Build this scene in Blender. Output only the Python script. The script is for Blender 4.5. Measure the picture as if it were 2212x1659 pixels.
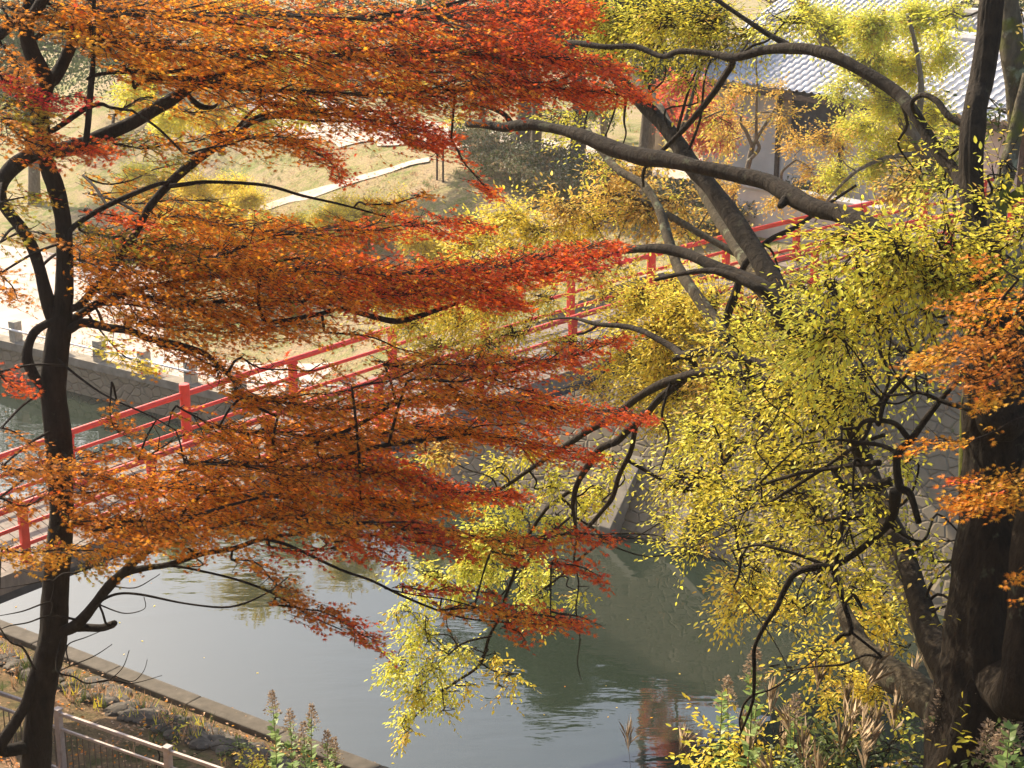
import bpy, math, random
import numpy as np
from mathutils import Vector, noise
random.seed(7); rng = np.random.default_rng(7)
for o in list(bpy.data.objects): bpy.data.objects.remove(o)
S = bpy.context.scene; R = math.radians
# ---------------------------------------------------------------- camera
PITCH = R(17); CP, SP = math.cos(PITCH), math.sin(PITCH); F = 3690.; H = 15.6
cam = bpy.data.cameras.new('camera'); co = bpy.data.objects.new('camera', cam)
S.collection.objects.link(co); S.camera = co
co.location = (0, 0, H); co.rotation_euler = (R(90) - PITCH, 0, 0)
cam.sensor_width = 36; cam.lens = F / 2212 * 36; cam.clip_start = .1; cam.clip_end = 2000
cam.dof.use_dof = True; cam.dof.focus_distance = 19.0; cam.dof.aperture_fstop = 9.0
# ---------------------------------------------------------------- world and sun
SAZ = math.atan2(-.62, .78); SEL = R(36)
w = bpy.data.worlds.new("World"); S.world = w; w.use_nodes = True
nt = w.node_tree; bg = nt.nodes['Background']; sky = nt.nodes.new('ShaderNodeTexSky')
sky.sky_type = 'NISHITA'; sky.sun_disc = False; sky.sun_elevation = SEL; sky.sun_rotation = SAZ
sky.air_density = 1.0; sky.dust_density = 3.0; sky.ozone_density = 1.0
hs = nt.nodes.new('ShaderNodeHueSaturation'); hs.inputs['Saturation'].default_value = 1.0; nt.links.new(sky.outputs[0], hs.inputs['Color'])
nt.links.new(hs.outputs[0], bg.inputs[0]); bg.inputs[1].default_value = .15
sl = bpy.data.lights.new('sun', 'SUN'); sl.energy = 5.0; sl.angle = R(.6); sl.color = (1, .86, .66)
so = bpy.data.objects.new('sun', sl); S.collection.objects.link(so)
sd = Vector((math.sin(SAZ) * math.cos(SEL), math.cos(SAZ) * math.cos(SEL), math.sin(SEL)))
so.rotation_euler = sd.to_track_quat('Z', 'Y').to_euler()
S.view_settings.view_transform = 'Standard'; S.view_settings.look = 'None'
S.view_settings.exposure = .92; S.view_settings.gamma = 1
S.render.engine = 'CYCLES'; S.render.filter_size = 2.1
S.cycles.max_bounces = 6; S.cycles.transmission_bounces = 4; S.cycles.diffuse_bounces = 3; S.cycles.transparent_max_bounces = 4
# ---------------------------------------------------------------- helpers
def at(px, py, Y):
    u = (px - 1106) / F; v = (829.5 - py) / F
    d = np.array([u, CP + v * SP, -SP + v * CP]); return np.array([0, 0, H]) + d * (Y / d[1])
def atz(px, py, z):
    u = (px - 1106) / F; v = (829.5 - py) / F
    d = np.array([u, CP + v * SP, -SP + v * CP]); return np.array([0, 0, H]) + d * ((z - H) / d[2])
def link(o): S.collection.objects.link(o); return o
def tag(o, label=None, cat=None, group=None, kind=None):
    for k, v in (('label', label), ('category', cat), ('group', group), ('kind', kind)):
        if v: o[k] = v
    return o
def empty(name, loc, label, cat, group=None):
    o = link(bpy.data.objects.new(name, None)); o.location = loc; o.empty_display_size = .2
    return tag(o, label, cat, group)
def put(name, V, Fc, mat, parent=None, smooth=False, cols=None, bevel=0):
    V = np.asarray(V, dtype=np.float64).reshape(-1, 3)
    if parent is not None: V = V - np.array(parent.matrix_world.translation if parent.parent else parent.location)
    me = bpy.data.meshes.new(name)
    if isinstance(Fc, tuple):                                   # (flat indices, loop starts)
        idx, st = Fc
        me.vertices.add(len(V)); me.vertices.foreach_set('co', V.ravel())
        me.loops.add(len(idx)); me.loops.foreach_set('vertex_index', idx)
        me.polygons.add(len(st)); me.polygons.foreach_set('loop_start', st)
        me.update(calc_edges=True)
    else: me.from_pydata(V.tolist(), [], Fc)
    if cols is not None:
        a = me.attributes.new('tint', 'FLOAT_COLOR', 'FACE'); c4 = np.ones((len(cols), 4), np.float32); c4[:, :3] = cols
        a.data.foreach_set('color', c4.ravel())
    if smooth: me.polygons.foreach_set('use_smooth', [True] * len(me.polygons))
    me.materials.append(mat); me.update()
    o = link(bpy.data.objects.new(name, me))
    if parent is not None: o.parent = parent
    if bevel:
        b = o.modifiers.new('bevel', 'BEVEL'); b.width = bevel; b.segments = 2; b.limit_method = 'ANGLE'
    return o
class MB:
    def __init__(s): s.v = []; s.f = []; s.rid = 0
    def add(s, V, Fc):
        n = len(s.v); s.v += [tuple(map(float, p)) for p in V]; s.f += [tuple(i + n for i in f) for f in Fc]
    def box(s, c, h, ax=None):
        c = np.array(c, float); ax = np.eye(3) if ax is None else np.array(ax, float)
        V = [c + sx * h[0] * ax[0] + sy * h[1] * ax[1] + sz * h[2] * ax[2] for sx in (-1, 1) for sy in (-1, 1) for sz in (-1, 1)]
        s.add(V, [(0, 1, 3, 2), (4, 6, 7, 5), (0, 4, 5, 1), (2, 3, 7, 6), (0, 2, 6, 4), (1, 5, 7, 3)])
    def tube(s, P, r, n=8, cap=True, rough=0., rs=1.):
        P = np.array(P, float); m = len(P); r = np.broadcast_to(np.array(r, float), (m,))
        T = np.gradient(P, axis=0); T /= np.linalg.norm(T, axis=1)[:, None] + 1e-9
        a = np.array([0, 0, 1.]) if abs(T[0][2]) < .9 else np.array([1., 0, 0])
        N = np.cross(T[0], a); N /= np.linalg.norm(N); V = []
        for i in range(m):
            N = N - T[i] * N.dot(T[i]); N /= np.linalg.norm(N) + 1e-9; B = np.cross(T[i], N)
            for k in range(n):
                th = 2 * math.pi * k / n; q = r[i]
                d = math.cos(th) * N + math.sin(th) * B
                if s.rid:
                    q *= 1 + s.rid * noise.noise(Vector((math.cos(th) * 4.5, math.sin(th) * 4.5, i * .13 + P[i][2] * .4))) + s.rid * .6 * noise.noise(Vector((math.cos(th) * 11, math.sin(th) * 11, i * .2)))
                if rough: 
                    pp = P[i] + d * q
                    q *= 1 + rough * (noise.noise(Vector(pp * rs)) + .5 * noise.noise(Vector(pp * rs * 3.1)))
                V.append(P[i] + d * q)
        Fc = [(i * n + k, i * n + (k + 1) % n, (i + 1) * n + (k + 1) % n, (i + 1) * n + k) for i in range(m - 1) for k in range(n)]
        if cap: Fc += [tuple(range(n))[::-1], tuple((m - 1) * n + k for k in range(n))]
        s.add(V, Fc)
    def lathe(s, c, prof, n=12):
        V = []; m = len(prof)
        for (r, z) in prof:
            for k in range(n):
                t = 2 * math.pi * k / n; V.append((c[0] + r * math.cos(t), c[1] + r * math.sin(t), c[2] + z))
        Fc = [(i * n + k, i * n + (k + 1) % n, (i + 1) * n + (k + 1) % n, (i + 1) * n + k) for i in range(m - 1) for k in range(n)]
        Fc += [tuple(range(n))[::-1], tuple((m - 1) * n + k for k in range(n))]; s.add(V, Fc)
    def build(s, name, mat, parent=None, **k): return put(name, s.v, s.f, mat, parent, **k)
def spline(P, step=6):
    P = np.array(P, float); out = []; n = len(P)
    for i in range(n - 1):
        p0, p1, p2, p3 = P[max(i - 1, 0)], P[i], P[i + 1], P[min(i + 2, n - 1)]
        for k in range(step):
            t = k / step
            out.append(.5 * ((2 * p1) + (-p0 + p2) * t + (2 * p0 - 5 * p1 + 4 * p2 - p3) * t * t + (-p0 + 3 * p1 - 3 * p2 + p3) * t ** 3))
    out.append(P[-1]); return np.array(out)
# ---------------------------------------------------------------- materials
def mat(name): 
    m = bpy.data.materials.new(name); m.use_nodes = True; t = m.node_tree
    b = t.nodes['Principled BSDF']; return m, t, b
def ramp(t, fac, stops):
    r = t.nodes.new('ShaderNodeValToRGB'); e = r.color_ramp.elements
    while len(e) < len(stops): e.new(.5)
    for q, (p, c) in zip(e, stops): q.position = p; q.color = (*c, 1)
    t.links.new(fac, r.inputs[0]); return r.outputs[0]
def nz(t, scale, detail=4, rough=.6, sc=(1, 1, 1), kind='ShaderNodeTexNoise', dist=0, rot=0):
    g = t.nodes.new('ShaderNodeNewGeometry'); mp = t.nodes.new('ShaderNodeMapping'); mp.inputs['Scale'].default_value = sc
    mp.inputs['Rotation'].default_value = (0, 0, rot)
    n = t.nodes.new(kind); t.links.new(g.outputs['Position'], mp.inputs[0]); t.links.new(mp.outputs[0], n.inputs['Vector'])
    n.inputs['Scale'].default_value = scale
    if kind == 'ShaderNodeTexNoise':
        n.inputs['Detail'].default_value = detail; n.inputs['Roughness'].default_value = rough; n.inputs['Distortion'].default_value = dist
    return n
def bump(t, b, h, st=.5, d=.02):
    x = t.nodes.new('ShaderNodeBump'); x.inputs['Strength'].default_value = st; x.inputs['Distance'].default_value = d
    t.links.new(h, x.inputs['Height']); t.links.new(x.outputs[0], b.inputs['Normal'])
def mix(t, f, a, b):
    m = t.nodes.new('ShaderNodeMix'); m.data_type = 'RGBA'
    for s, v in ((0, f), (6, a), (7, b)):
        if isinstance(v, (int, float)): m.inputs[s].default_value = v
        elif isinstance(v, tuple): m.inputs[s].default_value = (*v, 1)
        else: t.links.new(v, m.inputs[s])
    return m.outputs[2]
def simple(name, stops, scale=5, rough=.8, bs=.4, bd=.02, sc=(1, 1, 1), detail=6, spec=.3):
    m, t, b = mat(name); n = nz(t, scale, detail, sc=sc)
    t.links.new(ramp(t, n.outputs[0], stops), b.inputs['Base Color']); b.inputs['Roughness'].default_value = rough
    b.inputs['Specular IOR Level'].default_value = spec
    bump(t, b, n.outputs[0], bs, bd); return m
def leafmat(name, trans=.5, rough=.55, mul=1.0):
    m, t, b = mat(name); t.nodes.remove(b); out = t.nodes['Material Output']
    a = t.nodes.new('ShaderNodeAttribute'); a.attribute_name = 'tint'
    d = t.nodes.new('ShaderNodeBsdfDiffuse'); tr = t.nodes.new('ShaderNodeBsdfTranslucent'); g = t.nodes.new('ShaderNodeBsdfGlossy')
    g.inputs['Roughness'].default_value = rough; g.inputs['Color'].default_value = (.9, .9, .9, 1)
    m1 = t.nodes.new('ShaderNodeMixShader'); m2 = t.nodes.new('ShaderNodeMixShader'); m1.inputs[0].default_value = trans
    m2.inputs[0].default_value = .015
    L = t.links.new; L(a.outputs['Color'], d.inputs[0]); L(a.outputs['Color'], tr.inputs[0])
    L(d.outputs[0], m1.inputs[1]); L(tr.outputs[0], m1.inputs[2]); L(m1.outputs[0], m2.inputs[1]); L(g.outputs[0], m2.inputs[2])
    L(m2.outputs[0], out.inputs[0]); return m
def barkmat(name, c1, c2, lich=None, amt=.6, moss=None):
    m, t, b = mat(name); n = nz(t, 14, 8, .7, sc=(1, 1, .35)); n2 = nz(t, 5, 5, .6)
    col = ramp(t, n.outputs[0], [(.3, c1), (.7, c2)])
    if lich: 
        f = ramp(t, n2.outputs[0], [(amt, (0, 0, 0)), (amt + .08, (1, 1, 1))]); col = mix(t, f, col, lich)
    if moss:
        n3 = nz(t, 2.2, 3); f = ramp(t, n3.outputs[0], [(.5, (0, 0, 0)), (.62, (1, 1, 1))]); col = mix(t, f, col, moss)
    t.links.new(col, b.inputs['Base Color']); b.inputs['Roughness'].default_value = .9; b.inputs['Specular IOR Level'].default_value = .2
    bump(t, b, n.outputs[0], 1, .07); return m
M = {}
M['leaf'] = leafmat('maple_leaf', .5, .5); M['elm'] = leafmat('elm_leaf', .42, .45); M['green'] = leafmat('shrub_leaf', .3, .4)
M['dry'] = leafmat('dry_grass', .3, .7)
M['bark_maple'] = barkmat('maple_bark', (.012, .009, .006), (.045, .033, .024), (.08, .08, .055), .64)
M['bark_elm'] = barkmat('elm_bark', (.009, .006, .004), (.045, .031, .018), (.085, .085, .05), .64)
M['bark_pale'] = barkmat('pale_bark', (.05, .04, .025), (.14, .11, .07), (.24, .25, .15), .58)
M['bark_moss'] = barkmat('mossy_bark', (.06, .05, .035), (.17, .14, .09), (.3, .32, .22), .58, (.14, .15, .02))
M['bark_grey'] = barkmat('grey_bark', (.1, .08, .06), (.24, .2, .15), (.3, .3, .22), .6)
M['red'] = simple('vermilion_paint', [(.3, (.66, .042, .022)), (.7, (.82, .065, .035))], 9, .42, .15, .005, spec=.5)
M['deck'] = simple('deck_boards', [(.3, (.15, .125, .1)), (.7, (.28, .235, .19))], 3, .85, .5, .01, sc=(3, 3, 1))
M['steel'] = simple('girder_paint', [(.3, (.05, .055, .07)), (.7, (.09, .1, .12))], 4, .6, .2)
M['brass'] = simple('cap_metal', [(.3, (.42, .33, .1)), (.7, (.6, .5, .2))], 12, .45, .2)
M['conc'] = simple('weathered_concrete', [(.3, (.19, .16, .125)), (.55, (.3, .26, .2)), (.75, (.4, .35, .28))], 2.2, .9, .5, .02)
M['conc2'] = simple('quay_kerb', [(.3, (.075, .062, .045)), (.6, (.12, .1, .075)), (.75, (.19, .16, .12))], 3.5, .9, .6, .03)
M['stone'] = simple('dark_rock', [(.3, (.05, .042, .034)), (.6, (.105, .088, .068)), (.8, (.19, .155, .115))], 5, .9, .8, .04)
M['post'] = simple('granite_post', [(.3, (.3, .27, .21)), (.7, (.48, .43, .35))], 9, .85, .4, .01)
M['white'] = simple('white_paint', [(.3, (.72, .7, .68)), (.7, (.85, .83, .8))], 8, .5, .1, .003)
M['fence'] = simple('fence_paint', [(.3, (.42, .33, .27)), (.7, (.58, .48, .41))], 10, .5, .15, .003)
M['bar'] = simple('fence_bar', [(.3, (.12, .085, .065)), (.7, (.2, .15, .11))], 10, .5, .15, .003)
M['plaster'] = simple('wall_plaster', [(.3, (.52, .45, .38)), (.7, (.68, .61, .53))], 1.2, .9, .2, .01)
M['wood'] = simple('dark_wood', [(.3, (.05, .033, .025)), (.7, (.12, .08, .055))], 9, .8, .3, .01)
M['path'] = simple('pale_path', [(.3, (.45, .37, .29)), (.7, (.66, .57, .49))], 2, .95, .3, .02)
M['sand'] = simple('sand_yard', [(.3, (.5, .4, .33)), (.7, (.64, .53, .45))], .8, .95, .3, .02)
M['street_grey'] = simple('street', [(.3, (.15, .145, .15)), (.7, (.23, .22, .22))], 3, .9, .3, .01)  # mottled dark grey for the street band
M['plume'] = leafmat('plume', .35, .8)
# lawn and litter ground
def groundmat(name, a, b2, c, s1=.5):
    m, t, b = mat(name); n = nz(t, s1, 5); n2 = nz(t, 14, 6, .75); n3 = nz(t, 2.4, 5, .7)
    col = ramp(t, n.outputs[0], [(.38, a), (.5, b2), (.62, c)])
    col = mix(t, ramp(t, n3.outputs[0], [(.45, (0, 0, 0)), (.6, (.8, .8, .8))]), col, c)
    sp = ramp(t, n2.outputs[0], [(.3, (.35, .33, .3)), (.5, (.9, .9, .9)), (.72, (1.5, 1.35, 1.1))])
    mm = t.nodes.new('ShaderNodeMix'); mm.data_type = 'RGBA'; mm.blend_type = 'MULTIPLY'; mm.inputs[0].default_value = 1
    t.links.new(col, mm.inputs[6]); t.links.new(sp, mm.inputs[7])
    t.links.new(mm.outputs[2], b.inputs['Base Color']); b.inputs['Roughness'].default_value = .95; b.inputs['Specular IOR Level'].default_value = .1
    bump(t, b, n2.outputs[0], .8, .06); return m
M['lawn'] = groundmat('lawn_with_litter', (.22, .25, .08), (.34, .3, .14), (.42, .32, .2))
M['nearg'] = groundmat('hillside_litter', (.07, .08, .025), (.16, .12, .06), (.26, .17, .1), .8)
# revetment: dry stone blocks
def blocks(name, c1, c2, gap, rot):
    m, t, b = mat(name); v = nz(t, 2.8, kind='ShaderNodeTexVoronoi', sc=(1, 1, 1.5)); v.feature = 'DISTANCE_TO_EDGE'
    v2 = nz(t, 2.8, kind='ShaderNodeTexVoronoi', sc=(1, 1, 1.5)); n = nz(t, 6, 7, .7)
    bw = t.nodes.new('ShaderNodeSeparateColor'); t.links.new(v2.outputs['Color'], bw.inputs[0])
    col = ramp(t, bw.outputs[0], [(0, c1), (1, c2)]); col = mix(t, ramp(t, n.outputs[0], [(.3, (0, 0, 0)), (.65, (.9, .9, .9))]), col, (.25, .2, .12))
    col = mix(t, ramp(t, v.outputs['Distance'], [(0, (.75, .75, .75)), (.035, (0, 0, 0))]), col, gap)
    t.links.new(col, b.inputs['Base Color']); b.inputs['Roughness'].default_value = .95
    bump(t, b, ramp(t, v.outputs['Distance'], [(0, (0, 0, 0)), (.1, (1, 1, 1))]), .8, .06); return m
M['revet'] = blocks('revetment_stones', (.26, .2, .14), (.32, .26, .18), (.2, .155, .105), 0)
# water
m, t, b = mat('moat_water'); M['water'] = m
b.inputs['Base Color'].default_value = (.022, .032, .022, 1); b.inputs['Roughness'].default_value = .02; b.inputs['IOR'].default_value = 1.75

n = nz(t, 1.5, 3, .5, sc=(.55, 1.6, 1)); n2 = nz(t, .22, 2, .5)
mu = t.nodes.new('ShaderNodeMath'); mu.operation = 'MULTIPLY'; t.links.new(n.outputs[0], mu.inputs[0])
t.links.new(ramp(t, n2.outputs[0], [(.42, (.12, .12, .12)), (.62, (1, 1, 1))]), mu.inputs[1]); bump(t, b, mu.outputs[0], .35, .03)
# roof tiles
def tilemat(name, ang):
    m, t, b = mat(name); g = t.nodes.new('ShaderNodeNewGeometry'); mp = t.nodes.new('ShaderNodeMapping'); mp.inputs['Rotation'].default_value = (0, 0, ang)
    t.links.new(g.outputs['Position'], mp.inputs[0]); n = nz(t, 4, 4)
    t.links.new(ramp(t, n.outputs[0], [(.3, (.4, .385, .38)), (.7, (.56, .54, .53))]), b.inputs['Base Color'])
    b.inputs['Roughness'].default_value = .42; b.inputs['Specular IOR Level'].default_value = .8; return m
M['tile'] = tilemat('grey_roof_tile', 0)
# ---------------------------------------------------------------- setting
A = np.array([.814, -.581]); N2 = np.array([.581, .814]); O2 = np.array([2.57, 38.7]); O1 = np.array([-10.7, 32.5])
def sm(x): x = np.clip(x, 0, 1); return x * x * (3 - 2 * x)
def zfar(t, s):
    q = s + .5 * (t + 22)
    top = 1 + 4.7 * max(sm((q - 4) / 15), sm((t + 10) / 10))
    wdt = .1 + (top - 1) * .75
    base = top * min(1, max(0, s / wdt)) if s < wdt else top
    if s > wdt + .4: base += .12 * noise.noise(Vector((t * .5, s * .5, 0))) * min(1, (s - wdt) / 2)
    return base
def far_xy(t, s): return O2 + A * t + N2 * s
def far_ts(x, y): d = np.array([x, y]) - O2; return d.dot(A), d.dot(N2)
def zf_xy(x, y): t, s = far_ts(x, y); return zfar(t, s)
def znear(t, s):
    x, y = O1 + A * t - N2 * s
    z = .5 + 1.3 * sm((s - .5) / 2.5) + max(0, s - 5) * .8
    z += 5.2 * math.exp(-((x - 6.2) / 2.7) ** 2 - ((y - 14.5) / 4.2) ** 2)
    return z + (.1 * noise.noise(Vector((x * .8, y * .8, 3))) if s > .8 else 0)
def zn_xy(x, y): d = np.array([x, y]) - O1; return znear(d.dot(A), -d.dot(N2))
def grid(name, ts, ss, fn, mt, kind='structure'):
    V = [fn(t, s) for t in ts for s in ss]; n = len(ss)
    Fc = [(i * n + j, i * n + j + 1, (i + 1) * n + j + 1, (i + 1) * n + j) for i in range(len(ts) - 1) for j in range(n - 1)]
    o = put(name, V, Fc, mt, smooth=True); o['kind'] = kind; return o
sF = [3.4, 3.8, 4.3, 5, 5.7] + list(np.arange(6.5, 40, .8)) + [44, 50, 60, 80, 120, 200, 400]
tF = [-300, -150, -90, -70] + list(np.arange(-55, 25, .9)) + [30, 40, 60, 100, 200, 300]
def ffn(t, s, dz=0): x, y = far_xy(t, s); return (x, y, zfar(t, s) + dz)
def swid(t): return .1 + (4.7 * max(sm((.5 * (t + 22) - 4) / 15), sm((t + 10) / 10))) * .75
# lawn starts at the revetment head
def lawn(t, s): 
    w0 = swid(t) + .35; s2 = w0 + (s - 3.4) if s < 10 else s + (w0 - 3.4) * max(0, 1 - (s - 10) / 15)
    x, y = far_xy(t, s2); return (x, y, zfar(t, s2))
grid('far_bank_ground', tF, sF, lawn, M['lawn'])
def yard(t, q):
    x, y = far_xy(t, swid(t) + .38 + q); return (x, y, zfar(*far_ts(x, y)) + .02)
grid('sand_yard', np.arange(-70, -10.5, 1.), np.linspace(0, 9, 10), lambda t, q: yard(t, q * (1 if t < -26 else max(.22, 1 - (t + 26) / 10))), M['sand'])
def ribbon(name, pts, wd, mt, dz=.03):
    P = spline(pts, 10); V = []; T = np.gradient(P, axis=0)
    for p, tt in zip(P, T):
        nn = np.array([-tt[1], tt[0]]); nn /= np.linalg.norm(nn)
        for k in (-1, -.5, 0, .5, 1):
            wk = wd * k * (1 + .35 * noise.noise(Vector((p[0] * 1.3, p[1] * 1.3, k)))); x, y = p[0] + nn[0] * wk, p[1] + nn[1] * wk; V.append((x, y, zf_xy(x, y) + dz))
    Fc = [(i * 5 + j, i * 5 + j + 1, (i + 1) * 5 + j + 1, (i + 1) * 5 + j) for i in range(len(P) - 1) for j in range(4)]
    o = put(name, V, Fc, mt, smooth=True); o['kind'] = 'structure'; return o
def onfar(px, py, z=4.):
    for _ in range(40):
        p = atz(px, py, z); z = .7 * z + .3 * zf_xy(p[0], p[1])
    return p[0], p[1]
ribbon('hillside_path', [onfar(*q, 3) for q in ((520, 470), (640, 428), (760, 392), (860, 362), (930, 345))], .3, M['path'])
ribbon('upper_road', [onfar(*q, 4.7) for q in ((560, 215), (740, 262), (900, 285), (1050, 305), (1200, 326), (1380, 350), (1560, 372))], 1.9, M['path'], .045)
ribbon('street', [onfar(*q, 4.7) for q in ((1560, 352), (1700, 382), (1850, 395), (2000, 400), (2300, 410))], 1.9, M['street_grey'], .06)
tN = [-200, -100] + list(np.arange(-50, 50, .9)) + [60, 100, 200]
sN = [.45, .6, .8] + list(np.arange(1.1, 24, .7)) + [26, 30, 40, 60, 120]
def nfn(t, s): x, y = O1 + A * t - N2 * s; return (x, y, min(znear(t, s), 12.9))
grid('near_bank_ground', tN, sN, nfn, M['nearg'])
put('water', [(-400, -200, 0), (400, -200, 0), (400, 600, 0), (-400, 600, 0)], [(0, 1, 2, 3)], M['water'])['kind'] = 'structure'
# far revetment (stone slope) and its kerb
V = []; ts = list(np.arange(-70, 60, .6))
for t in ts:
    wd = swid(t); 
    for s, z in ((-.5, -1.2), (0, 0), (wd * .33, None), (wd * .66, None), (wd, None)):
        x, y = far_xy(t, s); zz = z if z is not None else zfar(t, s); V.append((x, y, zz))
fr = empty('stone_revetment', (*far_xy(0, 0), 0), 'sloping brownish stone embankment on the far side of the moat, lichen stained', 'embankment')
Fc = [(i * 5 + j, i * 5 + j + 1, (i + 1) * 5 + j + 1, (i + 1) * 5 + j) for i in range(len(ts) - 1) for j in range(4)]
put('wall', V, Fc, M['revet'], fr)
V = []; 
for t in ts:
    wd = swid(t); zt = zfar(t, wd + .01)
    for s, z in ((wd - .06, zt - .15), (wd - .06, zt + .1), (wd + .42, zt + .1), (wd + .42, zt - .15)):
        x, y = far_xy(t, s); V.append((x, y, z))
Fc = [(i * 4 + j, i * 4 + j + 1, (i + 1) * 4 + j + 1, (i + 1) * 4 + j) for i in range(len(ts) - 1) for j in range(3)]
put('kerb', V, Fc, M['conc'], fr)
# near quay kerb
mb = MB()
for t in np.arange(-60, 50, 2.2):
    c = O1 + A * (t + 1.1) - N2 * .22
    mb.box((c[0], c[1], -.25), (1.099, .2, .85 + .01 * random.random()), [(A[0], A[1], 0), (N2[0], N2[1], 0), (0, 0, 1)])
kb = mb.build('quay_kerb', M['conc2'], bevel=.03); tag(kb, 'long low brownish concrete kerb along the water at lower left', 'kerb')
# ---------------------------------------------------------------- leaves
LT = {}
def star():
    pts = []; L = [(-125, .42), (-75, .72), (-36, .95), (0, 1.1), (36, .95), (75, .72), (125, .42)]
    for i, (a, r) in enumerate(L):
        th = R(90 - a); pts.append((r * math.cos(th), r * math.sin(th)))
        if i < 6: th = R(90 - (a + L[i + 1][0]) / 2); pts.append((.3 * math.cos(th), .3 * math.sin(th)))
    pts.append((0, -.18)); P = np.array([(x, y + .15, 0) for x, y in pts]) * .55
    return P, [tuple(range(len(pts)))]
LT['maple'] = star()
LT['elm'] = (np.array([(0, 0, 0), (-.23, .28, .05), (-.2, .66, .05), (0, 1.05, -.04), (.2, .66, .05), (.23, .28, .05)]), [(0, 3, 2, 1), (0, 5, 4, 3)])
LT['blade'] = (np.array([(-.05, 0, 0), (.05, 0, 0), (0, 1, -.1)]), [(0, 1, 2)])
LT['quad'] = (np.array([(0, 0, 0), (-.28, .45, 0), (0, 1, 0), (.28, .45, 0)]), [(0, 3, 2, 1)])
class Leaves:
    def __init__(s): s.p = []; s.a = []; s.n = []; s.z = []; s.c = []
    def add(s, p, a, n, z, c): s.p.append(p); s.a.append(a); s.n.append(n); s.z.append(z); s.c.append(c)
    def build(s, name, kind, mt, parent, **k):
        P = np.concatenate(s.p); Ax = np.concatenate(s.a); Nn = np.concatenate(s.n); Z = np.concatenate(s.z); C = np.concatenate(s.c)
        Ax /= np.linalg.norm(Ax, axis=1)[:, None] + 1e-9; X = np.cross(Ax, Nn); X /= np.linalg.norm(X, axis=1)[:, None] + 1e-9; Nn = np.cross(X, Ax)
        T, fs = LT[kind]; V = P[:, None, :] + Z[:, None, None] * (T[None, :, 0:1] * X[:, None] + T[None, :, 1:2] * Ax[:, None] + T[None, :, 2:3] * Nn[:, None])
        n = len(P); m = len(T); base = (np.arange(n) * m)[:, None]
        fl = np.concatenate([np.array(f) for f in fs]); idx = (base + fl[None]).ravel(); ln = np.array([len(f) for f in fs])
        lens = np.tile(ln, n); st = np.concatenate([[0], np.cumsum(lens)[:-1]])
        return put(name, V.reshape(-1, 3), (idx.astype(np.int32), st.astype(np.int32)), mt, parent, cols=np.repeat(C, len(fs), axis=0), **k)
PAL = {  # leaf's own colours
 'o': [(.86, .3, .02), (.8, .23, .018), (.9, .42, .03)], 'r': [(.78, .13, .025), (.82, .18, .02), (.7, .08, .03)],
 'R': [(.68, .05, .04), (.6, .04, .04)], 'y': [(.75, .36, .03), (.8, .46, .05), (.66, .25, .02)], 'g': [(.3, .3, .035), (.42, .36, .04), (.5, .27, .03)],
 'b': [(.6, .22, .03), (.68, .26, .03)], 'Y': [(.9, .72, .08), (.92, .78, .13), (.86, .62, .06)], 'G': [(.82, .74, .08), (.87, .79, .1), (.68, .67, .08)],
 'L': [(.68, .74, .1), (.82, .8, .13), (.87, .78, .14)], 'O': [(.8, .52, .1), (.7, .4, .08), (.85, .62, .15)], 'V': [(.8, .65, .06), (.86, .71, .07), (.7, .6, .06), (.58, .57, .06)],
 'E': [(.06, .09, .03), (.1, .12, .04), (.16, .13, .07), (.22, .2, .14)], 'W': [(.1, .14, .04), (.16, .19, .05), (.07, .1, .03)], 'P': [(.82, .17, .1), (.85, .14, .08), (.85, .28, .14)],
 'T': [(.07, .11, .045), (.1, .14, .05), (.05, .08, .035)]}
def pick(c, n):
    P = np.array(PAL[c]); w_ = rng.random((n, 1)); a = P[rng.integers(0, len(P), n)]; b_ = P[rng.integers(0, len(P), n)]
    return np.clip((a * w_ + b_ * (1 - w_)) * rng.uniform(.8, 1.15, (n, 1)), 0, .95)
def unit(v): return v / (np.linalg.norm(v) + 1e-9)
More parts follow.
